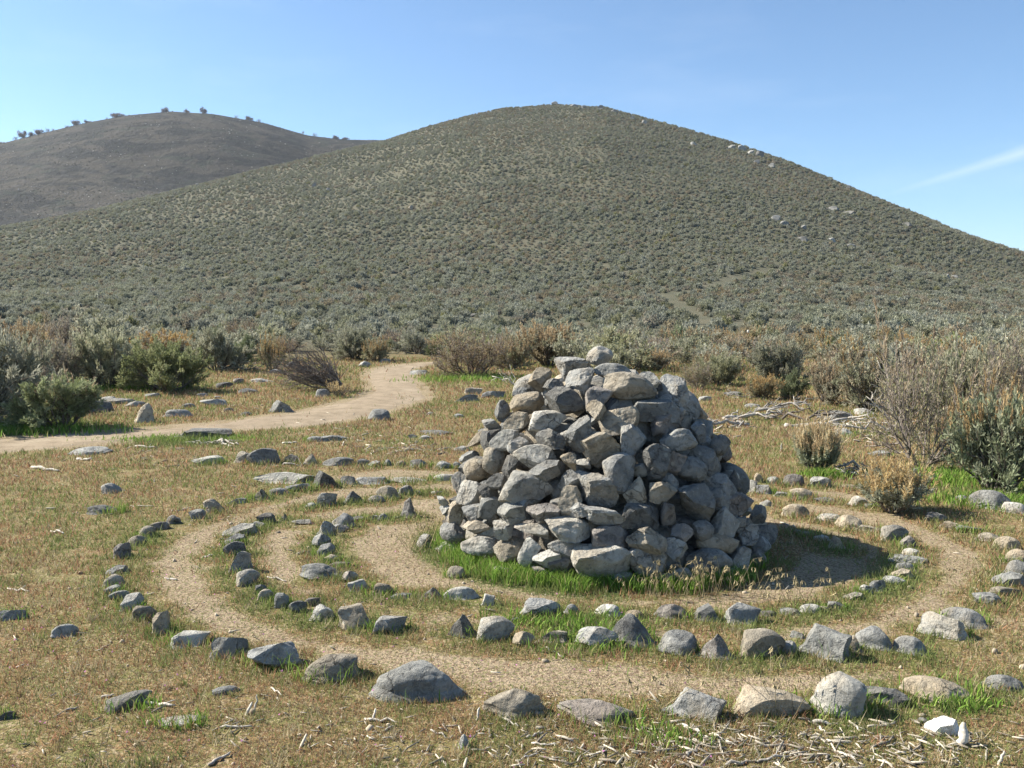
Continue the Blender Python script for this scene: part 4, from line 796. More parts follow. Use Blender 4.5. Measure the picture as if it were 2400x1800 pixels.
# ------------------------------------------------------------------ sagebrush covering the hill: one uncountable mass
def far_bush(name, seed, n, cols, flat=.62):
    rg = np.random.default_rng(seed); V, F = ico(2); V = V * np.array([.31, .31, flat * .66]); V[:, 2] = np.maximum(V[:, 2], -.04)
    for i in range(len(V)): V[i] *= 1 + .35 * mnoise.fractal(Vector((V[i] * 5 + seed).tolist()), .8, 2, 3)
    acc = Acc(); cols = np.array(cols); acc.add(V, F, cols[0] * .9)
    u = rg.normal(0, 1, (n, 3)); u[:, 2] = np.abs(u[:, 2]) * 1.0 + .02; u /= np.linalg.norm(u, axis=1)[:, None]
    rad = rg.uniform(.72, 1.02, n) * (.86 + .26 * np.sin(u[:, 0] * 5 + seed) * np.cos(u[:, 1] * 6 - seed)); base = u * np.array([.5, .5, flat]) * rad[:, None]
    d = u * .8 + rg.normal(0, .45, (n, 3)) + np.array([0, 0, .45]); d /= np.linalg.norm(d, axis=1)[:, None]
    s = np.cross(d, rg.normal(0, 1, (n, 3))); s /= np.linalg.norm(s, axis=1)[:, None]
    L = rg.uniform(.07, .15, n)[:, None]; w = rg.uniform(.022, .045, n)[:, None]
    v = np.stack([base - d * L * .4 - s * w, base - d * L * .4 + s * w, base + d * L * .6], 1).reshape(-1, 3)
    acc.add(v, np.arange(3 * n).reshape(-1, 3), np.repeat(cols[rg.integers(0, len(cols), n)] * rg.uniform(.8, 1.2, (n, 1)), 3, 0))
    return acc.mesh(name, [M_LEAF])
FS = [(.265, .27, .20), (.31, .312, .24), (.22, .228, .168)]
FAR_SETS = [far_bush('far_sage', 301, 620, FS), far_bush('far_sage', 302, 620, FS, .55), far_bush('far_sage', 303, 620, [(.19, .195, .135), (.23, .23, .165)]), far_bush('far_dry', 304, 320, [(.25, .215, .15), (.21, .185, .13)], .6), far_bush('far_olive', 305, 380, [(.175, .175, .095), (.21, .205, .12)], .7)]
Xa, Ya = X1[rest], Y1[rest]
parts_x, parts_y = [Xa], [Ya]
for (q0, q1, cell) in ((75, 130, 1.02), (130, 240, 1.10), (240, 402, 1.22)):
    x, y = scatter(q0, q1, cell, .60); parts_x.append(x); parts_y.append(y)
X, Y = np.concatenate(parts_x), np.concatenate(parts_y); r = np.hypot(X, Y); a = np.arctan2(X, Y)
patch = vnoise(X, Y, 14, 61) * .45 + vnoise(X, Y, 4, 62) * .35 + vnoise(X, Y, 45, 65) * .2
m = (r < ridge_d(a) + 2) & (patch > np.where((r > 62) & (r < 125), .20, .07)) & (seg_dist(X, Y, TRAIL) > 1.1) & (rng.random(len(r)) < .93)
X, Y, r, a = X[m], Y[m], r[m], a[m]; Z = H(X, Y) - .03
N = len(X)
sc = rng.uniform(.42, 1.28, N) * (.75 + .5 * vnoise(X, Y, 9, 63)) * np.interp(r, [40, 75, 130], [1.25, 1.1, 1.0]); sc[(rng.random(N) < .05) & (r > 80)] *= 1.4
dry = vnoise(X, Y, 25, 64)
var = rng.choice(5, N, p=[.36, .24, .22, .12, .06]); var = np.where((rng.random(N) < .35) & (dry > .6), 3, var)
pm = bpy.data.meshes.new('hillside_sagebrush'); pm.vertices.add(N); pm.vertices.foreach_set('co', np.stack([X, Y, Z], 1).astype(np.float32).ravel()); pm.update()
fattr(pm, 'bush_size', sc); fattr(pm, 'bush_turn', rng.uniform(0, 6.28, N)); fattr(pm, 'bush_kind', var)
def instancer(name, pm, meshes, label, cat):
    ng = bpy.data.node_groups.new(name, 'GeometryNodeTree'); ng.interface.new_socket('Geometry', in_out='INPUT', socket_type='NodeSocketGeometry'); ng.interface.new_socket('Geometry', in_out='OUTPUT', socket_type='NodeSocketGeometry')
    nn, nl = ng.nodes, ng.links; gi, go = nn.new('NodeGroupInput'), nn.new('NodeGroupOutput'); jn = nn.new('GeometryNodeJoinGeometry')
    def na_(attr):
        q = nn.new('GeometryNodeInputNamedAttribute'); q.data_type = 'FLOAT'; q.inputs['Name'].default_value = attr; return q.outputs['Attribute']
    rot = nn.new('ShaderNodeCombineXYZ'); nl.new(na_('bush_turn'), rot.inputs['Z'])
    for k, me in enumerate(meshes):
        src = bpy.data.objects.new(me.name, me)          # geometry source only, never linked to the scene
        oi = nn.new('GeometryNodeObjectInfo'); oi.inputs['Object'].default_value = src; oi.inputs['As Instance'].default_value = True
        cmp_ = nn.new('FunctionNodeCompare'); cmp_.data_type = 'FLOAT'; cmp_.operation = 'EQUAL'; nl.new(na_('bush_kind'), cmp_.inputs['A']); cmp_.inputs['B'].default_value = float(k); cmp_.inputs['Epsilon'].default_value = .1
        ip = nn.new('GeometryNodeInstanceOnPoints'); nl.new(gi.outputs[0], ip.inputs['Points']); nl.new(cmp_.outputs[0], ip.inputs['Selection']); nl.new(oi.outputs['Geometry'], ip.inputs['Instance'])
        nl.new(rot.outputs[0], ip.inputs['Rotation']); nl.new(na_('bush_size'), ip.inputs['Scale']); nl.new(ip.outputs[0], jn.inputs[0])
    nl.new(jn.outputs[0], go.inputs[0])
    o = link(name, pm, label=label, cat=cat, kind='stuff'); md = o.modifiers.new('scatter', 'NODES'); md.node_group = ng; return o
instancer('hillside_sagebrush', pm, FAR_SETS, 'mass of grey-green sagebrush covering the whole hillside', 'sagebrush')
print('far bushes', N, 'cutoff', cutoff)

# ------------------------------------------------------------------ burnt rubble and stubble on the far hill
x, y = scatter(390, 735, 3.1, .62); m = (np.arctan2(x, y) < -.02) & (rng.random(len(x)) < 2.0 * np.clip(vnoise(x, y, 40, 71) * .7 + vnoise(x, y, 12, 72) * .6 - .30, 0, 1)); x, y = x[m], y[m]; z = H_far(x, y) - .15
stub = far_bush('burnt_stub', 311, 120, [(.055, .058, .045), (.085, .08, .062)], .6)
rk = rock_for('a', 'g', 0, 3); rk2 = rock_for('a', 'p', 1, 3)
pm = bpy.data.meshes.new('burnt_slope_rubble'); pm.vertices.add(len(x)); pm.vertices.foreach_set('co', np.stack([x, y, z], 1).astype(np.float32).ravel()); pm.update()
kd = rng.choice(3, len(x), p=[.86, .10, .04]); fattr(pm, 'bush_size', np.where(kd == 0, rng.uniform(.5, 1.3, len(x)), rng.uniform(.2, .6, len(x)))); fattr(pm, 'bush_turn', rng.uniform(0, 6.28, len(x))); fattr(pm, 'bush_kind', kd)
instancer('burnt_slope_rubble', pm, [stub, rk, rk2], 'burnt stubble and pale rubble scattered over the dark far hill', 'rubble')

# ------------------------------------------------------------------ junipers on the far skyline
def juniper_crown(seed, dead):
    rg = np.random.default_rng(seed); tr = Acc(); cr = Acc()
    tube(tr, crooked((0, 0, -.05), (.03, 0, .75), 5, .03, rg), np.linspace(.05, .015, 5), 5)
    cl = []
    for i in range(16):
        a = rg.uniform(0, 6.28); z0 = rg.uniform(.0, .5); q = np.array([math.cos(a) * rg.uniform(.2, .42), math.sin(a) * rg.uniform(.2, .42), z0 + rg.uniform(.1, .35)])
        tube(tr, crooked((0, 0, z0), q, 4, .06, rg), np.linspace(.022, .006, 4), 3); cl.append(q)
    n = 160 if dead else 900
    ci = rg.integers(0, len(cl), n); c = np.array(cl)[ci] + rg.normal(0, .10, (n, 3)); d = rg.normal(0, 1, (n, 3)) + np.array([0, 0, .4]); d /= np.linalg.norm(d, axis=1)[:, None]
    s = np.cross(d, rg.normal(0, 1, (n, 3))); s /= np.linalg.norm(s, axis=1)[:, None]
    v = np.stack([c - s * .03, c + s * .03, c + d * .11], 1).reshape(-1, 3)
    cr.add(v, np.arange(3 * n).reshape(-1, 3), np.repeat(np.array([[.11, .085, .07]]) * rg.uniform(.7, 1.4, (n, 1)), 3, 0))
    return tr.mesh('trunk', [M_TWIG]), cr.mesh('crown', [M_LEAF])
J = [juniper_crown(401 + i, False) for i in range(4)]; JD = [juniper_crown(411 + i, True) for i in range(2)]
trees = [(4, 336, 14, 8, 0), (36, 326, 12, 14, 1), (53, 328, 18, 22, 0), (76, 316, 16, 14, 0), (92, 309, 20, 16, 0), (112, 305, 10, 14, 1), (124, 302, 8, 10, 1), (157, 296, 9, 10, 1), (178, 292, 19, 17, 0), (205, 288, 16, 10, 0), (250, 279, 6, 9, 1),
         (275, 277, 30, 17, 0), (387, 263, 17, 16, 0), (437, 263, 13, 13, 0), (476, 268, 16, 19, 0), (554, 280, 9, 12, 1), (584, 286, 18, 15, 0), (606, 289, 14, 12, 1), (710, 318, 8, 14, 1), (738, 320, 13, 13, 1), (787, 326, 16, 13, 0), (810, 328, 18, 11, 0)]
for i, (px, py, w, h, dead) in enumerate(trees):
    d = ray(px, py); u = math.atan2(d[0], d[1]); rr_ = FAR_D - 3; P = (rr_ * math.sin(u), rr_ * math.cos(u)); k = rr_ / FPX
    z = float(H_far(np.array(P[0]), np.array(P[1]))) - 1.0
    root = link('juniper_tree', None, None, (P[0], P[1], z), (0, 0, rnd.uniform(0, 6)), (w * k * .95, w * k * .95, h * k * .85), '%s on the far burnt hill skyline, %s from the left' % ('thin dead juniper' if dead else 'dark juniper', (ORD + ['twenty-first', 'twenty-second'])[i + 1]), 'tree', 'junipers on the far skyline')
    tr, cr = (JD[i % 2] if dead else J[i % 4]); link('trunk', tr, root); link('crown', cr, root)

# ------------------------------------------------------------------ trail post in the brush
P = at(1753, 803); k = math.hypot(P[0], P[1]) / FPX
root = link('trail_post', None, None, P, label='thin rust-brown trail post with pale top in the brush right of cairn', cat='post')
t = NT('rusty_post'); q = t.noise(t.pos(), 20, 4); m_post = t.finish(t.mix(q, (.20, .075, .03), (.13, .05, .025)), .8)
t = NT('post_marker'); m_mark = t.finish((.55, .52, .46), .7)
a_ = Acc(); tube(a_, [(0, 0, -.1), (0, 0, .5), (0, 0, 22 * k)], [.055, .052, .05], 6, cap=True); link('post', a_.mesh('post', [m_post]), root)
a_ = Acc(); tube(a_, [(0, 0, 22 * k - .01), (0, 0, 22 * k + .12), (0, 0, 22 * k + .14)], [.056, .056, .03], 6, cap=True); link('cap', a_.mesh('cap', [m_mark]), root)
# ------------------------------------------------------------------ sticks and dead wood
STICKS = [(342, 1650, 410, 1658, 9, 'w', 'thick white stick pointing right from the flat foreground slab'), (235, 1637, 268, 1631, 6, 'w', 'short pale stick just behind the flat foreground slab'), (562, 1650, 575, 1676, 7, 'w', 'upright white stub in the left foreground turf'), (590, 1632, 595, 1668, 5, 'w', 'crooked pale twig right of the upright white stub'),
 (517, 1707, 595, 1707, 6, 'w', 'pale stick lying below the two upright stubs'), (488, 1796, 540, 1766, 8, 'g', 'grey bent stick at the bottom edge left of centre'), (635, 1613, 660, 1632, 4, 'w', 'thin forked twig below the smooth tan-grey boulder'), (152, 1668, 185, 1660, 5, 'g', 'grey stick left of the flat foreground slab'),
 (854, 1688, 937, 1697, 7, 'w', 'long white stick left below the largest boulder'), (865, 1664, 872, 1690, 6, 'w', 'upright white twig on the long white stick'), (898, 1716, 926, 1700, 6, 'g', 'grey stick crossing below the long white stick'), (1010, 1712, 1053, 1733, 5, 'g', 'slanting grey twig below the largest boulder'),
 (1116, 1688, 1124, 1661, 7, 'w', 'white upright stick left of the rounded tan boulder'), (1178, 1685, 1216, 1706, 6, 'w', 'white stick below the rounded tan boulder'), (1234, 1731, 1274, 1719, 8, 'g', 'grey stick with green end below the tan boulder'), (1209, 1785, 1263, 1768, 6, 'w', 'pale stick at the bottom edge near centre'), (1245, 1744, 1306, 1749, 6, 'w', 'pale stick under the long brownish boulder'),
 (1277, 1518, 1323, 1541, 3, 'w', 'thin straw-like twig below the middle ring flakes'), (1600, 1702, 1670, 1735, 9, 'w', 'thick white branch below the flat-topped block'), (1669, 1722, 1728, 1751, 8, 'w', 'white branch continuing right of the thick white one'), (1625, 1735, 1662, 1752, 7, 'w', 'short white stick under the thick white branch'), (1889, 1690, 1955, 1704, 10, 'g', 'thick grey stick below the tall smooth boulder'),
 (1913, 1699, 1934, 1719, 6, 'w', 'short white peg below the thick grey stick'), (1991, 1692, 2016, 1716, 6, 'w', 'slanted white peg right below the smooth boulder'), (1900, 1733, 1994, 1744, 7, 'w', 'long white twig in the chip litter right'), (1774, 1788, 1854, 1775, 7, 'g', 'grey twig at the bottom edge right of centre'), (1701, 1796, 1802, 1780, 8, 'g', 'long grey branch along the bottom edge'),
 (1962, 1764, 2027, 1797, 6, 'w', 'slanting white twig at the bottom right litter'), (2193, 1746, 2258, 1761, 5, 'g', 'thin grey twig left of the upright white stub'), (2318, 1768, 2338, 1795, 7, 'w', 'white slanting stick near the bottom right corner'), (1602, 1780, 1625, 1758, 9, 'g', 'dark stub at the bottom edge below the flat-topped block'), (2249, 1702, 2256, 1748, 20, 'w', 'pale upright bone-like stub beside the white quartz rock'),
 (74, 1098, 139, 1107, 7, 'w', 'white stick on the turf left of the rings'), (316, 1048, 367, 1052, 5, 'w', 'white twig left of the long dark slab'), (505, 1038, 545, 1048, 6, 'w', 'white stick under the long dark slab'), (520, 1036, 560, 1045, 5, 'w', 'second white stick under the long dark slab'), (662, 1040, 698, 1041, 5, 'w', 'white twig above the big dark cracked boulder'), (635, 1092, 730, 1092, 4, 'w', 'long thin stick in front of the big dark cracked boulder'),
 (412, 1199, 448, 1192, 4, 'g', 'grey twig outside the left ring arc'), (306, 1186, 362, 1189, 3, 'w', 'thin pale twig on the left turf'), (119, 1246, 150, 1252, 4, 'w', 'pale twig on the far left turf'), (387, 1356, 416, 1361, 5, 'g', 'grey twig inside the left ring corridor'), (474, 1308, 501, 1302, 4, 'w', 'pale twig left of the middle ring'), (18, 1380, 69, 1388, 4, 'w', 'pale twig at the far left edge'), (180, 1078, 216, 1080, 6, 'w', 'white stick below the smooth curved slab'),
 (695, 1300, 730, 1293, 5, 'g', 'brown twig between middle and inner rings'), (625, 1352, 672, 1364, 4, 'w', 'white twig in the left inner corridor'), (930, 1060, 985, 1052, 4, 'w', 'white stick in the wood chips behind the rear row'), (1828, 1225, 1865, 1240, 3, 'w', 'thin twig right of the cairn foot'), (1827, 1040, 1830, 1058, 4, 'w', 'upright white twig in the turf right of the cairn')]
for i, (xa, ya, xb, yb, wd, m_, lab) in enumerate(STICKS):
    rg = np.random.default_rng(500 + i); Pa = at(xa, ya); upr = abs(yb - ya) > 1.3 * abs(xb - xa)
    if upr:
        if yb < ya: lowp, ht = at(xa, ya), ya - yb
        else: lowp, ht = at(xb, yb), yb - ya
        k = np.linalg.norm(lowp[:2]) / FPX; Pa = lowp + (0, 0, -.01); Pb = lowp + np.array([(xb - xa) * k, .02, ht * k])
    else: Pb = at(xb, yb); k = np.linalg.norm(Pa[:2]) / FPX; Pa = Pa + (0, 0, wd * k * .4); Pb = Pb + (0, 0, wd * k * .55)
    o0 = (Pa + Pb) / 2; L = np.linalg.norm(Pb - Pa); ac = Acc(); PP = crooked(Pa - o0, Pb - o0, 7, .035, rg)
    rd = wd * k * .5 * np.array([.8, 1.05, .9, 1.0, .8, .75, .35]) * rg.uniform(.9, 1.1, 7); tube(ac, PP, rd, 7, cap=True)
    if L > .12 and rg.random() < .7:
        j = rg.integers(2, 5); q = PP[j] + (PP[j + 1] - PP[j]) * 1.2 + np.array([rg.normal(0, .12 * L), rg.normal(0, .1 * L), .10 * L]); tube(ac, crooked(PP[j], q, 4, .05, rg), np.linspace(rd[j] * .6, rd[j] * .2, 4), 5, cap=True)
    link('stick', ac.mesh('stick', [M_BLEACH if m_ == 'w' else M_GREYWOOD], True), None, o0, None, None, lab, 'stick', 'bleached sticks on the ground')
def dead_branch(px, py, w, h, seed, mat, lab, flat=.35, n=7):
    rg = np.random.default_rng(seed); P = at(px, py); k = np.linalg.norm(P[:2]) / FPX; W, Hh = w * k, h * k; ac = Acc()
    s = 1 if rg.random() < .5 else -1
    main = crooked((-s * W * .5, 0, Hh * .12), (s * W * .45, rg.uniform(-.2, .3) * W, Hh * .45), 8, .05, rg); r0 = max(.018, W * .035)
    tube(ac, main, np.linspace(r0, r0 * .4, 8), 7, cap=True)
    for i in range(n):
        j = rg.integers(1, 7); b = main[j]; a = rg.uniform(-1.2, 1.2); L = W * rg.uniform(.2, .48)
        q = b + np.array([s * L * math.cos(a), L * math.sin(a) * .8, 0]); q[2] = rg.uniform(.0, 1.0) * Hh
        br = crooked(b, q, 6, .07, rg); tube(ac, br, np.linspace(r0 * .45, r0 * .15, 6), 5, cap=True)
        for _ in range(3):
            jj = rg.integers(2, 5); e = br[jj] + rg.normal(0, L * .25, 3); e[2] = abs(e[2]); tube(ac, crooked(br[jj], e, 4, .06, rg), np.linspace(r0 * .2, r0 * .07, 4), 3)
    link('dead_branch', ac.mesh('dead_branch', [mat], True), None, P, None, None, lab, 'dead branch', 'dead wood right of the cairn')
dead_branch(1690, 1000, 130, 32, 601, M_GREYWOOD, 'grey tangle of dead twigs nearest the cairn right side', n=10); dead_branch(1775, 985, 150, 28, 602, M_GREYWOOD, 'pale curved driftwood branch lying right of the cairn')
dead_branch(1835, 968, 120, 55, 603, M_GREYWOOD, 'upturned dead branch with many twigs before the green sagebrush', n=13); dead_branch(1870, 985, 140, 36, 604, M_TWIG, 'thick dark dead trunk lying before the orange-tipped bush'); dead_branch(1930, 1000, 170, 24, 605, M_GREYWOOD, 'long bleached branch lying below the dark boulder')
dead_branch(2060, 1015, 140, 40, 606, M_BLEACH, 'bleached branch sticking up left of the bare bush'); dead_branch(2030, 1112, 130, 34, 607, M_GREYWOOD, 'pile of broken grey wood below the bare bush', n=12); dead_branch(1990, 1120, 90, 20, 608, M_BLEACH, 'small bleached sticks right of the yellowish sagebrush', n=9)
dead_branch(1745, 935, 70, 24, 609, M_BLEACH, 'pale broken branch left of the orange-brown bush'); dead_branch(490, 1040, 110, 12, 610, M_GREYWOOD, 'grey dead branch against the long dark slab'); dead_branch(1180, 905, 60, 50, 611, M_BLEACH, 'bleached curved branch under the brown twiggy bush'); dead_branch(560, 868, 90, 22, 612, M_GREYWOOD, 'grey fallen branch left of the orange-tipped bush')
dead_branch(2085, 965, 120, 40, 613, M_BLEACH, 'pale dead limbs at the foot of the twisted sagebrush')
for i, (xa, ya, xb, yb, lab) in enumerate([(2105, 1010, 2062, 858, 'tall white dead stem rising left of the bare bush'), (2108, 1000, 2088, 915, 'second white dead stem left of the bare bush'), (2100, 990, 2040, 935, 'white dead stem leaning left from the bare bush')]):
    rg = np.random.default_rng(640 + i); P = at(xa, ya); k = np.linalg.norm(P[:2]) / FPX; q = np.array([(xb - xa) * k, .1, (ya - yb) * k]); ac = Acc()
    m = crooked((0, 0, -.02), q, 8, .03, rg); tube(ac, m, np.linspace(.022, .006, 8), 6, cap=True)
    for _ in range(4): j = rg.integers(3, 7); tube(ac, crooked(m[j], m[j] + np.array([rg.normal(0, .12), rg.normal(0, .1), rg.uniform(.05, .25)]), 4, .05, rg), np.linspace(.008, .003, 4), 4)
    link('dead_branch', ac.mesh('dead_branch', [M_BLEACH], True), None, P, None, None, lab, 'dead branch', 'white dead stems')

# ------------------------------------------------------------------ wood chips and twigs littering the turf
ac = Acc(); rg = np.random.default_rng(700)
def chips(cx, cy, sx, sy, n, lmin, lmax):
    for _ in range(n):
        px, py = rg.normal(cx, sx), rg.normal(cy, sy)
        if py > 1860 or py < 860: continue
        t_ = EYE / max(1e-3, -ray(px, py)[2]); d = ray(px, py); x, y = d[0] * t_, d[1] * t_
        if y > 26: continue
        L = lmin + (lmax - lmin) * rg.random() ** 2.6; a = rg.uniform(0, 6.28); dv = np.array([math.cos(a), math.sin(a), rg.normal(.05, .22)]) * L / 2
        c = np.array([x, y, float(H(x, y)) + .008]); w_ = .0012 + L * rg.uniform(.03, .07)
        b = np.array([.36, .32, .255]) * rg.uniform(.45, 1.5) if rg.random() < .65 else np.array([.22, .19, .15]) * rg.uniform(.7, 1.2)
        tube(ac, crooked(c - dv, c + dv, 3, .025, rg), np.array([.7, 1, .5]) * w_, 4, b, cap=True)
chips(1500, 1770, 300, 40, 520, .012, .085); chips(1950, 1760, 230, 40, 500, .012, .09); chips(1330, 1660, 150, 30, 160, .012, .045); chips(1640, 1720, 120, 25, 130, .015, .075); chips(950, 1740, 200, 40, 110, .015, .06)
chips(890, 1030, 90, 16, 130, .05, .17); chips(960, 1055, 60, 8, 90, .05, .17); chips(1700, 995, 60, 12, 80, .08, .3); chips(2060, 1115, 50, 9, 90, .05, .16); chips(2070, 1015, 70, 12, 60, .08, .3); chips(300, 1070, 130, 20, 60, .05, .16)
chips(500, 1450, 500, 220, 200, .015, .06); chips(300, 1700, 260, 70, 120, .012, .05); chips(1700, 1250, 500, 150, 60, .02, .08); chips(600, 960, 300, 25, 40, .08, .22); chips(450, 1200, 300, 60, 90, .03, .10); chips(2250, 1740, 120, 40, 60, .02, .08)
t = NT('bleached_chips'); m_chip = t.finish(t.attr('Col', 'Color'), .9, None, .1)
link('wood_chips', ac.mesh('wood_chips', [m_chip]), label='pale wood chips and twig bits littering the turf', cat='wood chips', kind='stuff')

# ------------------------------------------------------------------ pebbles
ac = Acc(); pv, pf = ico(1); rg = np.random.default_rng(720)
for _ in range(700):
    r_ = 2.6 * (11 / 2.6) ** rg.random(); a = rg.uniform(-.62, .62); x, y = r_ * math.sin(a), r_ * math.cos(a)
    s = .004 + .014 * rg.random() ** 3; v = pv * s * rg.uniform(.6, 1.3, 3) + rg.normal(0, s * .15, pv.shape) + np.array([x, y, float(H(x, y)) + s * .15])
    ac.add(v, pf, np.array([.32, .27, .20]) * rg.uniform(.6, 1.4))
link('pebbles', ac.mesh('pebbles', [m_chip]), label='small grey pebbles strewn over the trodden earth', cat='pebbles', kind='stuff')

# ------------------------------------------------------------------ turf: short reddish and green shoots
rg = np.random.default_rng(740); N = 560000
u = rg.random(N); r_ = 2.5 * (33 / 2.5) ** (u ** 1.15); a = rg.uniform(-.63, .63, N); x, y = r_ * np.sin(a), r_ * np.cos(a)
ba, gr = ground_masks(x, y)
clump = vnoise(x, y, .22, 81) * .6 + vnoise(x, y, .07, 82) * .4; gp = vnoise(x, y, .8, 83) * .6 + vnoise(x, y, .28, 84) * .4
m = (rg.random(N) > np.clip(ba * 1.15, 0, .95)) & (~on_path(x, y) | (rg.random(N) < .03)) & (clump > .30) & (np.hypot(x - CAIRN[0], y - CAIRN[1]) > 1.15)
x, y, r_, gr, gp = x[m], y[m], r_[m], gr[m], gp[m]; N = len(x)
pal = np.array([(.34, .165, .08), (.29, .205, .09), (.19, .22, .06), (.40, .33, .19), (.21, .125, .075), (.15, .19, .05)])
pg = np.clip((gp - .38) * 3, 0, 1) * .65 + gr * .8
pick = np.where(rg.random(N) < pg, rg.choice([2, 5], N), rg.choice([0, 1, 3, 4, 2], N, p=[.24, .25, .18, .13, .20]))
col = pal[pick] * rg.uniform(.75, 1.3, (N, 1))
k = np.clip(r_ / 5, .75, 6.0) ** .75
hg = rg.uniform(.010, .036, N) * k * (1 + gr * 1.0); wd = rg.uniform(.0026, .0058, N) * np.clip(r_ / 4, .8, 7.0)
V, F, C = blades(N, np.stack([x, y, H(x, y) - .003], 1), hg, wd, .9, col, rg)
nt = 1500; tr_ = 2.6 * (16 / 2.6) ** rg.random(nt); ta = rg.uniform(-.62, .62, nt); tx, ty = tr_ * np.sin(ta), tr_ * np.cos(ta); tb, tg = ground_masks(tx, ty)   # taller tussocks
ok = (tb < .35) & (np.hypot(tx - CAIRN[0], ty - CAIRN[1]) > 1.3) & ~on_path(tx, ty); tx, ty = np.repeat(tx[ok], 26), np.repeat(ty[ok], 26); nb = len(tx); tcol = np.repeat(pal[rg.choice([1, 2, 3, 3, 5, 0], ok.sum())], 26, 0) * rg.uniform(.7, 1.25, (nb, 1))
sp_ = np.repeat(rg.uniform(.015, .05, ok.sum()), 26); tx = tx + rg.normal(0, 1, nb) * sp_; ty = ty + rg.normal(0, 1, nb) * sp_
V2, F2, C2 = blades(nb, np.stack([tx, ty, H(tx, ty) - .003], 1), rg.uniform(.02, .07, nb), rg.uniform(.003, .005, nb), 1.0, tcol, rg)
F2 = F2 + len(V); V, F, C = np.vstack([V, V2]), np.vstack([F, F2]), np.vstack([C, C2])
link('turf', mesh_arrays('turf', V, F, [M_GRASS], C), label='short reddish and green turf shoots covering the clearing', cat='turf', kind='stuff')

# ------------------------------------------------------------------ lush green grass: round the cairn foot, at stones and under bushes
rg = np.random.default_rng(760); VV, FF, CC, nn_ = [], [], [], 0
GRN = np.array([(.14, .26, .035), (.19, .31, .045), (.24, .33, .07), (.11, .20, .03)]); YG = np.array([(.30, .29, .10), (.40, .34, .17)])
def lush(x, y, hmin, hmax, w, dryf=.06):
    global nn_
    n = len(x)
    if n == 0: return
    c = GRN[rg.integers(0, 4, n)] * rg.uniform(.8, 1.25, (n, 1)); dm = rg.random(n) < dryf; c[dm] = YG[rg.integers(0, 2, dm.sum())]
    z = H(x, y) - .005; V, F, C = blades(n, np.stack([x, y, z], 1), rg.uniform(hmin, hmax, n), rg.uniform(.6, 1.3, n) * w, .75, c, rg, seg=2)
    VV.append(V); FF.append(F + nn_); CC.append(C); nn_ += len(V)
n = 26000; a = rg.uniform(0, 2 * math.pi, n); q = 1.08 + np.abs(rg.normal(0, .15, n))
dens = np.interp(np.degrees(a) % 360, [0, 60, 105, 125, 150, 230, 250, 275, 300, 360], [.06, .03, .03, .25, 1, 1, .75, .35, .15, .06])
patch = vnoise(a * 3, q * 4, .35, 91)
m = (rg.random(n) < dens) & (q < 1.16 + .30 * patch * dens); a, q = a[m], q[m]
lush(CAIRN[0] + q * np.sin(a), CAIRN[1] + q * np.cos(a), .04, .13, .0055, .10)
for (cx, cy, W, T, d) in ring_foot:
    if d > 13 or d < 3: continue
    g_ = rg.random()
    n = int(rg.integers(20, 150) * (1.6 if W > .2 else 1) * (1 if g_ < .45 else .12)); a = rg.normal(rg.uniform(0, 6.28), 1.1, n); q = .50 + np.abs(rg.normal(0, .10, n))
    lush(cx + q * W * np.sin(a) + rg.normal(0, .015, n), cy + q * T * np.cos(a) + rg.normal(0, .015, n), .02, .03 + min(.09, W * .3), .005, .28)
for (px, py, rx, ry, n, h1) in [(1100, 890, 1.2, .9, 1500, .16), (2240, 1128, .55, .35, 2200, .13), (2335, 1178, .5, .25, 1600, .11), (1935, 1118, .18, .12, 500, .12), (60, 1010, 1.0, .4, 1500, .14), (240, 915, 1.3, .4, 1200, .16), (430, 1030, .8, .25, 1500, .07), (1400, 1500, .3, .2, 500, .07), (1300, 1462, .35, .12, 500, .07), (2260, 1655, .14, .07, 320, .06), (1880, 1660, .12, .10, 150, .05), (1540, 1730, .14, .10, 160, .07)]:
    P = at(px, py); lush(P[0] + rg.normal(0, rx * .6, n), P[1] + rg.normal(0, ry * .6, n), h1 * .3, h1, .006 + .0006 * np.linalg.norm(P[:2]), .08)
link('green_grass', mesh_arrays('green_grass', np.vstack(VV), np.vstack(FF), [M_GRASS], np.vstack(CC)), label='bright green grass fringing the cairn foot and stones', cat='grass', kind='stuff')
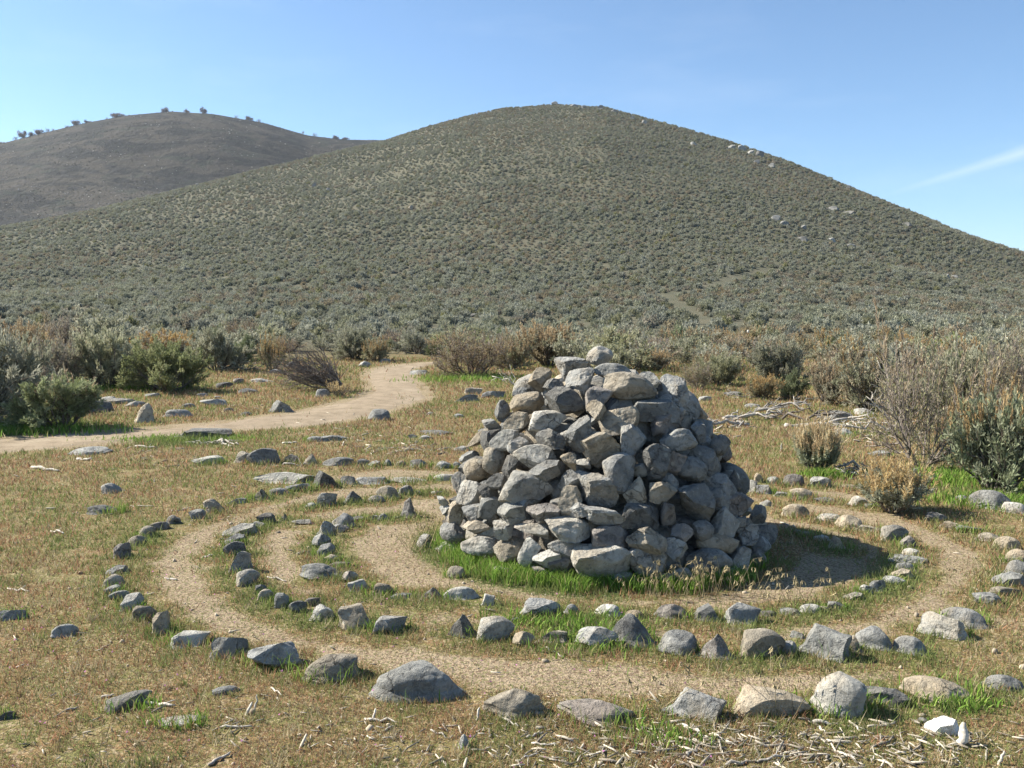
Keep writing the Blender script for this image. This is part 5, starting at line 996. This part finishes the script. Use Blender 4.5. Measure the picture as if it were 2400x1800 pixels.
# dry oat stalks by the cairn
rg = np.random.default_rng(780); ac = Acc()
for (px, py, n, sx) in [(1590, 1395, 40, .16), (1690, 1395, 26, .12), (1860, 1418, 16, .10), (1820, 1420, 10, .08), (1000, 1260, 22, .08), (1560, 1640, 10, .05), (1835, 1660, 14, .07), (975, 1290, 14, .05)]:
    P = at(px, py)
    for _ in range(n):
        b = np.array([P[0] + rg.normal(0, sx), P[1] + rg.normal(0, .06), 0]); b[2] = float(H(b[0], b[1])); L = rg.uniform(.10, .26); v = np.array([rg.normal(0, .35), rg.normal(0, .3), 1]) * L
        c = np.array([.46, .38, .21]) * rg.uniform(.7, 1.25); PP = np.array([b, b + v * .5, b + v * .85 + (0, 0, .0), b + v + np.array([v[0] * .25, 0, -.03])]); tube(ac, PP, [.0018, .0014, .001, .0007], 3, c)
        for _ in range(4): e = PP[3] * (f := rg.random()) + PP[2] * (1 - f); tube(ac, [e, e + np.array([rg.normal(0, .006), 0, -.012]), e + np.array([rg.normal(0, .01), 0, -.026])], [.001, .0032, .0004], 3, c * 1.15)
link('dry_grass_stalks', ac.mesh('dry_grass_stalks', [M_GRASS]), label='pale dry oat stalks standing at the cairn foot', cat='dry grass', kind='stuff')
# tiny pink filaree flowers
rg = np.random.default_rng(790); n = 260; r_ = 2.7 * (7 / 2.7) ** rg.random(n); a = rg.uniform(-.6, .25, n); x, y = r_ * np.sin(a), r_ * np.cos(a)
c = np.array([[.62, .28, .50]]) * rg.uniform(.7, 1.2, (n, 1)); V, F, C = blades(n, np.stack([x, y, H(x, y) + .018], 1), np.full(n, .008), np.full(n, .011), 1.2, c, rg)
link('pink_flowers', mesh_arrays('pink_flowers', V, F, [M_GRASS], C), label='tiny pink wildflowers dotted through the foreground turf', cat='flowers', kind='stuff')
# ------------------------------------------------------------------ thin desert haze
import bmesh
bm = bmesh.new(); bmesh.ops.create_cube(bm, size=1); me = bpy.data.meshes.new('haze'); bm.to_mesh(me); bm.free()
t = NT('haze'); vol = t.n('ShaderNodeVolumePrincipled'); vol.inputs['Color'].default_value = (.80, .88, 1.0, 1); vol.inputs['Density'].default_value = .00011; vol.inputs['Anisotropy'].default_value = .3
t.l(vol.outputs[0], t.out.inputs['Volume']); me.materials.append(t.m)
link('haze', me, None, (0, 0, 145), None, (18400, 18400, 320), 'thin pale daylight haze over the whole valley', 'haze', None, 'stuff')
